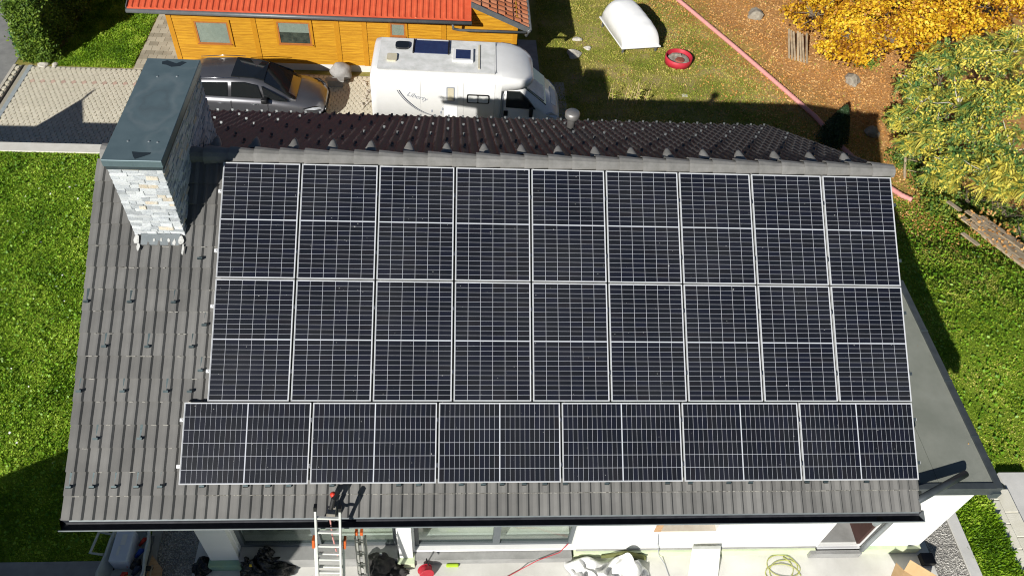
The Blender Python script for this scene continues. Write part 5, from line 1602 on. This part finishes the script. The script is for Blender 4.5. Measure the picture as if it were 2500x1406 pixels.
# ================================================================== TERRACE CLUTTER
# extension ladder against the eaves
MAT['ladder'] = M('ladder', (0.62, 0.64, 0.61), (0.72, 0.73, 0.7), scale=6, rough=0.4, metallic=0.15)
MAT['orange_plastic'] = M('orange_plastic', (0.55, 0.11, 0.02), rough=0.5)
MAT['ladder_dull'] = M('ladder_dull', (0.3, 0.3, 0.27), (0.38, 0.38, 0.35), scale=6, rough=0.5, metallic=0.2)
def ladder(name, label, foot, top, half, rungs, sect2=None, mat='ladder', cap=None):
    foot, top = Vector(foot), Vector(top)
    L_ = (top - foot).length
    zz = (top - foot).normalized(); xx = Vector((1, 0, 0)); xx = (xx - zz * xx.dot(zz)).normalized(); yy = zz.cross(xx)
    t = thing(name, label, 'ladder', foot)
    T = frame_mw(foot, xx, yy, zz)
    def sect(h0, h1, hw, dy, nm):
        for sg in (-1, 1):
            MB().box(sg * hw - .014, sg * hw + .014, dy - .035, dy + .035, h0, h1, T=T).build('stile', mat, t)
        n_ = int((h1 - h0 - .15) / .28)
        for k in range(n_):
            MB().box(-hw + .014, hw - .014, dy - .018, dy + .018, h1 - .16 - k * .28 - .018, h1 - .16 - k * .28 + .012, T=T).build('rung', mat, t)
    sect(0, L_, half, 0, 'a')
    if sect2: sect(0, L_ * sect2, half + .035, .075, 'b')
    for sg in (-1, 1):
        MB().box(sg * half - .02, sg * half + .02, -.04, .04, L_, L_ + .07, T=T).build('end_cap', cap or 'black_plastic', t)
    return t, T, L_
lt, LT, LL = ladder('extension_ladder', 'aluminium extension ladder standing against the eaves', (1.6, -5.6, TERR), (1.79, -4.5, -2.28), .165, 11, .78)
MB().box(-.235, -.2, .02, .12, LL * .78, LL * .78 + .16, T=LT).build('end_cap', 'orange_plastic', lt)
MB().box(.2, .235, .02, .12, LL * .78, LL * .78 + .16, T=LT).build('end_cap', 'orange_plastic', lt)
ladder('step_ladder', 'narrow folded ladder leaning beside the extension ladder', (2.08, -4.75, TERR), (2.07, -4.2, -3.75), .04, 6, .92, mat='ladder_dull', cap='orange_plastic')
# tool resting on top of the ladder
tl = thing('sanding_tool', 'red and black tool resting on top of the ladder', 'tool', (1.83, -4.25, -2.55))
MB().box(1.74, 1.86, -4.47, -4.33, -2.63, -2.52).build('brush', 'ash', tl)
MB().tube([(1.8, -4.38, -2.5), (1.84, -4.3, -2.36), (1.9, -4.2, -2.34)], [.03, .035, .03], 8).build('handle', 'black_plastic', tl)
MAT['red_bright'] = M('red_bright', (0.6, 0.04, 0.02), rough=0.5)
MB().lathe([(.0, -.04), (.04, -.035), (.045, .02), (.02, .04), (0, .045)], (1.83, -4.24, -2.36), 9).build('motor', 'red_bright', tl, smooth=True)
MB().tube([(1.78, -4.46, -2.6), (1.77, -4.52, -3.1), (1.8, -4.6, -3.6)], .012, 6).build('strap', 'pink', tl)
# black jacket and bag
MAT['black_cloth'] = M('black_cloth', (0.022, 0.021, 0.02), (0.04, 0.038, 0.036), scale=7, rough=0.85, bump=0.6, bscale=12)
MAT['trash'] = M('trash', (0.008, 0.008, 0.009), (0.014, 0.014, 0.015), scale=9, rough=0.25, bump=0.9, bscale=14)
def blob(name, c, s3, mat, parent, amp=.18, fr=4.0, seed=0):
    bm0 = bmesh.new(); bmesh.ops.create_icosphere(bm0, subdivisions=4, radius=1)
    for v in bm0.verts:
        p = v.co.copy()
        k = 1 + amp * math.sin(p.x * fr + seed) * math.cos(p.y * fr * 1.3 + seed * 2) + amp * .6 * math.sin(p.z * fr * 2.1 + p.x * fr * 1.7 + seed) + amp * .3 * math.sin(p.y * fr * 4 + p.z * 9)
        v.co = Vector((p.x * s3[0], p.y * s3[1], max(p.z, -.35) * s3[2])) * k
    me = bpy.data.meshes.new(name); bm0.to_mesh(me); bm0.free(); me.materials.append(MAT[mat])
    me.polygons.foreach_set('use_smooth', [True] * len(me.polygons))
    return put(name, me, parent, Matrix.Translation(c))
bg = thing('work_jacket', 'crumpled black work jacket and bag on terrace right of ladder', 'jacket', (2.3, -3.98, TERR))
blob('jacket', (2.24, -4.0, TERR + .16), (.24, .2, .36), 'black_cloth', bg, .2, 3.2, 1)
blob('sleeve', (2.5, -4.05, TERR + .1), (.22, .12, .12), 'black_cloth', bg, .25, 4, 2)
MB().box(2.27, 2.31, -3.92, -3.9, TERR + .5, TERR + .56).build('label_patch', 'petal', bg)
tr_ = thing('trash_bag', 'glossy black trash bags heaped before the shaded window', 'bag', (.3, -3.95, TERR))
blob('bag', (.42, -3.98, TERR + .12), (.32, .22, .26), 'trash', tr_, .25, 3.7, 3)
blob('bag', (.12, -3.96, TERR + .14), (.2, .17, .26), 'trash', tr_, .25, 4.3, 5)
blob('bag', (.32, -3.84, TERR + .3), (.14, .12, .2), 'trash', tr_, .3, 5.3, 7)
MAT['yellow'] = M('yellow', (0.6, 0.42, 0.03), rough=0.6)
MB().box(.1, .14, -4.05, -3.98, TERR + .4, TERR + .44).build('tape', 'yellow', tr_)
MAT['card'] = M('card', (0.5, 0.33, 0.16), (0.56, 0.38, 0.2), scale=6, rough=0.85)
cd = thing('cardboard_sheet', 'flattened brown cardboard under the black trash bags', 'cardboard', (.25, -4.2, TERR))
MB().box(.02, .42, -4.22, -4.08, TERR + .01, TERR + .1, T=None).build('sheet', 'card', cd)
MB().box(-.22, .2, -4.4, -4.22, TERR + .002, TERR + .05).build('flap', 'oldwood', cd)
cr = thing('scrap_tray', 'shallow wooden tray with scraps beside the left pillar', 'tray', (-.55, -4.15, TERR))
MB().box(-.8, -.35, -4.4, -4.12, TERR - .0, TERR + .05).build('tray', 'oldwood', cr)
MB().box(-.72, -.48, -4.33, -4.18, TERR + .052, TERR + .09).build('scrap', 'sill_board', cr)
blob('dark_cloth', (-.78, -3.92, TERR + .05), (.14, .2, .14), 'trash', cr, .2, 4, 8)
# cable reel
rl = thing('cable_reel', 'red cable reel on the sunlit terrace', 'cable reel', (3.05, -4.05, TERR))
RT = Matrix.Translation((3.05, -4.08, TERR + .13)) @ Matrix.Rotation(math.radians(70), 4, 'X') @ Matrix.Rotation(.3, 4, 'Y')
MB().lathe([(.125, -.075), (.13, -.07), (.13, -.06), (.06, -.058)], n=20, T=RT).lathe([(.06, .058), (.13, .06), (.13, .07), (.125, .075)], n=20, T=RT).build('flange', 'red', rl)
MB().lathe([(.11, -.056), (.115, -.04), (.11, -.02), (.115, 0), (.11, .02), (.115, .04), (.11, .056)], n=20, T=RT).build('cable', 'red', rl, smooth=True)
MB().tube([(3.05, -3.98, TERR + .1), (3.06, -3.93, TERR + .34), (3.1, -4.05, TERR + .36)], .012, 6).build('handle', 'black_plastic', rl)
tag(MB().tube([(4.35, -4.2, TERR + .01), (4.7, -4.02, TERR + .012), (5.0, -3.93, TERR + .2), (5.4, -3.8, -5.56), (5.55, -3.7, -5.42)], .008, 6).build('red_cable', 'red'), 'thin red cable running from terrace into the sliding door', 'cable')
# white tarp
MAT['tarp'] = M('tarp', (0.74, 0.74, 0.73), (0.68, 0.68, 0.66), scale=6, rough=0.7)
X, Y = np.meshgrid(np.linspace(5.55, 6.95, 60), np.linspace(-4.55, -3.84, 40), indexing='ij')
Zt = TERR + .03 + .16 * np.abs(np.sin(X * 5.1 + Y * 3.3)) * np.abs(np.cos(Y * 6 - X * 3)) + .09 * np.abs(np.sin(X * 13 - Y * 9)) + .22 * np.exp(-((X - 6.5) ** 2 / .06 + (Y + 3.95) ** 2 / .05)) + .05 * np.sin(X * 23 + Y * 17)
edge_ = np.minimum(np.minimum(X - 5.55, 6.95 - X), np.minimum(Y + 4.55, -3.84 - Y))
Zt = TERR + .006 + (Zt - TERR) * np.clip(edge_ * 9, 0.05, 1)
Xj = X + .06 * np.sin(Y * 14 + X * 5); Yj = Y + .05 * np.sin(X * 11)
vs = np.stack([Xj, Yj, Zt], -1).reshape(-1, 3)
tp_me = mesh('tarp', vs, [(i * 40 + j, (i + 1) * 40 + j, (i + 1) * 40 + j + 1, i * 40 + j + 1) for i in range(59) for j in range(39)], 'tarp')
tag(put('tarp', tp_me), 'crumpled white plastic tarp on the terrace by the wall', 'tarp')
MAT['olive'] = M('olive', (0.12, 0.13, 0.04), rough=0.7)
tag(MB().tube([(6.15, -3.86, TERR + .15), (6.6, -3.84, TERR + .24), (6.95, -3.88, TERR + .12)], [.03, .05, .045], 8).build('hose_roll', 'olive'), 'olive green roll behind the white tarp', 'roll')
# board leaning at the wall
wbd = thing('white_board', 'white board leaning against the house wall beside the tarp', 'board', (8.0, -4.1, TERR))
bdp = [Vector((7.68, -4.25, TERR)), Vector((8.22, -4.27, TERR)), Vector((8.26, -3.83, TERR + .42)), Vector((7.75, -3.83, TERR + .42))]
poly3('panel', bdp, 'petal', wbd)
poly3('edge_strip', [bdp[3] + Vector((0, -.02, .0)), bdp[2] + Vector((0, -.02, 0)), bdp[2] + Vector((0, .015, .03)), bdp[3] + Vector((0, .015, .03))], 'blind', wbd)
# cable coil
MAT['cable_yg'] = M('cable_yg', (0.4, 0.42, 0.08), (0.45, 0.45, 0.2), scale=4, rough=0.6)
pts_ = []
for k in range(90):
    a = k / 90 * 6.283 * 3.2
    r = .26 + .08 * math.sin(a * .7)
    pts_.append((9.45 + .14 * math.sin(k * .06) + r * math.cos(a) * 1.1, -4.1 + r * math.sin(a) * .75 + .06 * math.sin(a * .33), TERR + .012 + .01 * (k % 7) / 7))
tag(MB().tube(pts_, .008, 5).build('cable_coil', 'cable_yg'), 'loose coil of yellow green cable on the terrace', 'cable')
wp = [(7.05, -3.78, -4.9), (7.12, -3.79, -5.3), (7.22, -3.83, -5.7), (7.32, -3.95, TERR + .01), (7.42, -4.5, TERR + .01)]
tag(MB().tube(wp, .007, 5).build('hanging_wire', 'ink_grey'), 'thin grey wire hanging from the small window to terrace', 'wire')
# cardboard box at the right corner
bx = thing('cardboard_box', 'open brown cardboard box at the right end of terrace', 'box', (11.7, -4.35, TERR))
QT = Matrix.Translation((11.62, -4.6, TERR)) @ Matrix.Rotation(math.radians(-38), 4, 'Z')
MB().box(-.28, .28, -.2, .2, 0, .36, T=QT).build('carton', 'card', bx)
MB().box(-.28, .28, .0, .22, 0, .005, T=QT @ Matrix.Translation((0, .2, .36)) @ Matrix.Rotation(math.radians(35), 4, 'X')).build('flap', 'card', bx)
MB().box(-.2, .0, -.2, .2, 0, .005, T=QT @ Matrix.Translation((-.28, 0, .36)) @ Matrix.Rotation(math.radians(25), 4, 'Y')).build('flap', 'card', bx)
vg = thing('vent_grille', 'dark louvred block at the house corner above gravel', 'grille', (12.2, -4.0, TERR))
MB().box(12.1, 12.33, -4.06, -3.86, TERR, TERR + .12).build('block', 'black_plastic', vg)
for k in range(3): MB().box(12.332, 12.343, -4.04, -3.88, TERR + .02 + k * .035, TERR + .035 + k * .035).build('slat', 'ink_grey', vg)
gl = MB().box(3.4, 3.62, -3.96, -3.9, TERR + .002, TERR + .06)
MAT['lime'] = M('lime', (0.4, 0.6, 0.03), rough=0.6)
tag(gl.build('lime_cloth', 'lime', bevel=.02), 'small lime green cloth on the terrace by the sliding door', 'cloth')
# hand cart with box
MAT['cart'] = M('cart', (0.5, 0.52, 0.46), (0.58, 0.6, 0.54), scale=5, rough=0.5)
MAT['cooler'] = M('cooler', (0.62, 0.66, 0.72), (0.66, 0.7, 0.75), scale=3, rough=0.5)
ct_ = thing('hand_cart', 'grey tub hand cart loaded with tools in the shade', 'cart', (-2.05, -3.7, LAWN))
KX, KY, KZ = -1.96, -3.86, LAWN + .25
def oval(y0, y1, w0, w1, z):
    out = []
    for k in range(20):
        a = 2 * math.pi * k / 20
        ca, sa = math.cos(a), math.sin(a)
        out.append((KX + (abs(ca) ** .6) * math.copysign(1, ca) * (w0 if sa < 0 else w1), KY + (abs(sa) ** .8) * math.copysign(1, sa) * (y1 - y0) / 2, z))
    return out
r1, r2, r3, r4 = oval(-.6, .6, .3, .26, KZ), oval(-.72, .72, .4, .34, KZ + .36), oval(-.68, .68, .36, .3, KZ + .36), oval(-.56, .56, .27, .23, KZ + .05)
vs = r1 + r2 + r3 + r4
fs = [(i * 20 + k, i * 20 + (k + 1) % 20, (i + 1) * 20 + (k + 1) % 20, (i + 1) * 20 + k) for i in range(3) for k in range(20)] + [tuple(range(20))[::-1], tuple(range(60, 80))]
MB().add(vs, fs).build('tub', 'cart', ct_, smooth=False)
MB().tube([(KX - .34, KY + .4, KZ + .3), (KX - .54, KY + .42, KZ + .34), (KX - .58, KY + .06, KZ + .34), (KX - .36, KY + .04, KZ + .3)], .025, 8).build('handle', 'cart', ct_, smooth=True)
for sg in (-1, 1): wheel(ct_, Vector((KX + sg * .3, KY - .1, LAWN + .16)), .16, .08)
MB().box(KX - .26, KX + .26, KY - .5, KY + .5, LAWN + .2, LAWN + .24).build('axle_plate', 'grey_metal', ct_)
cb_ = thing('cooler_box', 'white box with red mark standing in the grey hand cart', 'box', (KX - .05, KY + .15, KZ + .06))
MB().box(KX - .22, KX + .08, KY - .12, KY + .42, KZ + .06, KZ + .42).build('case', 'cooler', cb_, bevel=.02)
MB().box(KX - .1, KX - .02, KY + .16, KY + .34, KZ + .421, KZ + .424).box(KX - .12, KX - .08, KY - .02, KY + .14, KZ + .421, KZ + .424).build('sticker', 'petal', cb_)
MB().box(KX + .02, KX + .026, KY - .123, KY - .12, KZ + .15, KZ + .2).box(KX + .008, KX + .038, KY - .124, KY - .121, KZ + .17, KZ + .18).build('red_mark', 'red_bright', cb_)
MAT['blue'] = M('blue', (0.02, 0.08, 0.4), rough=0.5)
tg_ = thing('tool_pile', 'colourful hand tools heaped at the front of hand cart', 'tools', (KX, KY - .4, KZ + .06))
for (dx_, dy_, m_, r) in ((.0, -.3, 'red_bright', .05), (.05, -.36, 'yellow', .045), (.0, -.5, 'blue', .07), (.12, -.46, 'petal', .05), (.17, .1, 'blue', .05), (.18, .3, 'red_bright', .04), (.16, -.1, 'black_plastic', .08), (.2, -.2, 'ink', .06)):
    MB().tube([(KX + dx_ - .06, KY + dy_ - .05, KZ + .16), (KX + dx_ + .02, KY + dy_ + .04, KZ + .22), (KX + dx_ + .07, KY + dy_ + .06, KZ + .2)], [r * .6, r, r * .5], 8).build('tool', m_, tg_, smooth=True)
wb_ = thing('rust_sheet', 'rust brown board lying beside the hand cart', 'board', (-1.62, -4.0, TERR))
MB().prism([(-1.66, -4.5), (-1.38, -4.5), (-1.42, -3.95), (-1.64, -3.72)], 2, TERR + .1, TERR + .16).build('sheet', 'wood_raw', wb_)
MB().box(-1.6, -1.57, -4.3, -3.9, TERR + .162, TERR + .18).build('batten', 'oldwood', wb_)

# ================================================================== UNSEEN BLOCK BEYOND THE LOWER LEFT EDGE (added, shaped to shade the front lawn)
ob = thing('shade_block', 'unseen gabled block shaped to shade the front lawn', 'building', (-5, -9, LAWN))
ux, uy = Vector((.848, -.53, 0)), Vector((.53, .848, 0))
OT = frame_mw(uy * -9.0, ux, uy, Vector((0, 0, 1)))
k9 = 9.0 * .554
prof_ = [(-6.5, LAWN - .05), (2.7, LAWN - .05), (2.7, -5.55 + k9), (-.22, -5.55 + k9), (-6.5, -11.83 + k9)]
MB().prism([(x, z) for x, z in prof_], 1, -5, 0, T=OT).build('wall', 'wall', ob)
MB().prism([(-.22, -5.545 + k9), (2.7, -5.545 + k9), (2.7, -5.50 + k9), (-.2, -5.50 + k9), (-6.5, -11.78 + k9), (-6.5, -11.825 + k9)], 1, -5, 0, T=OT).build('roof', 'fascia', ob)
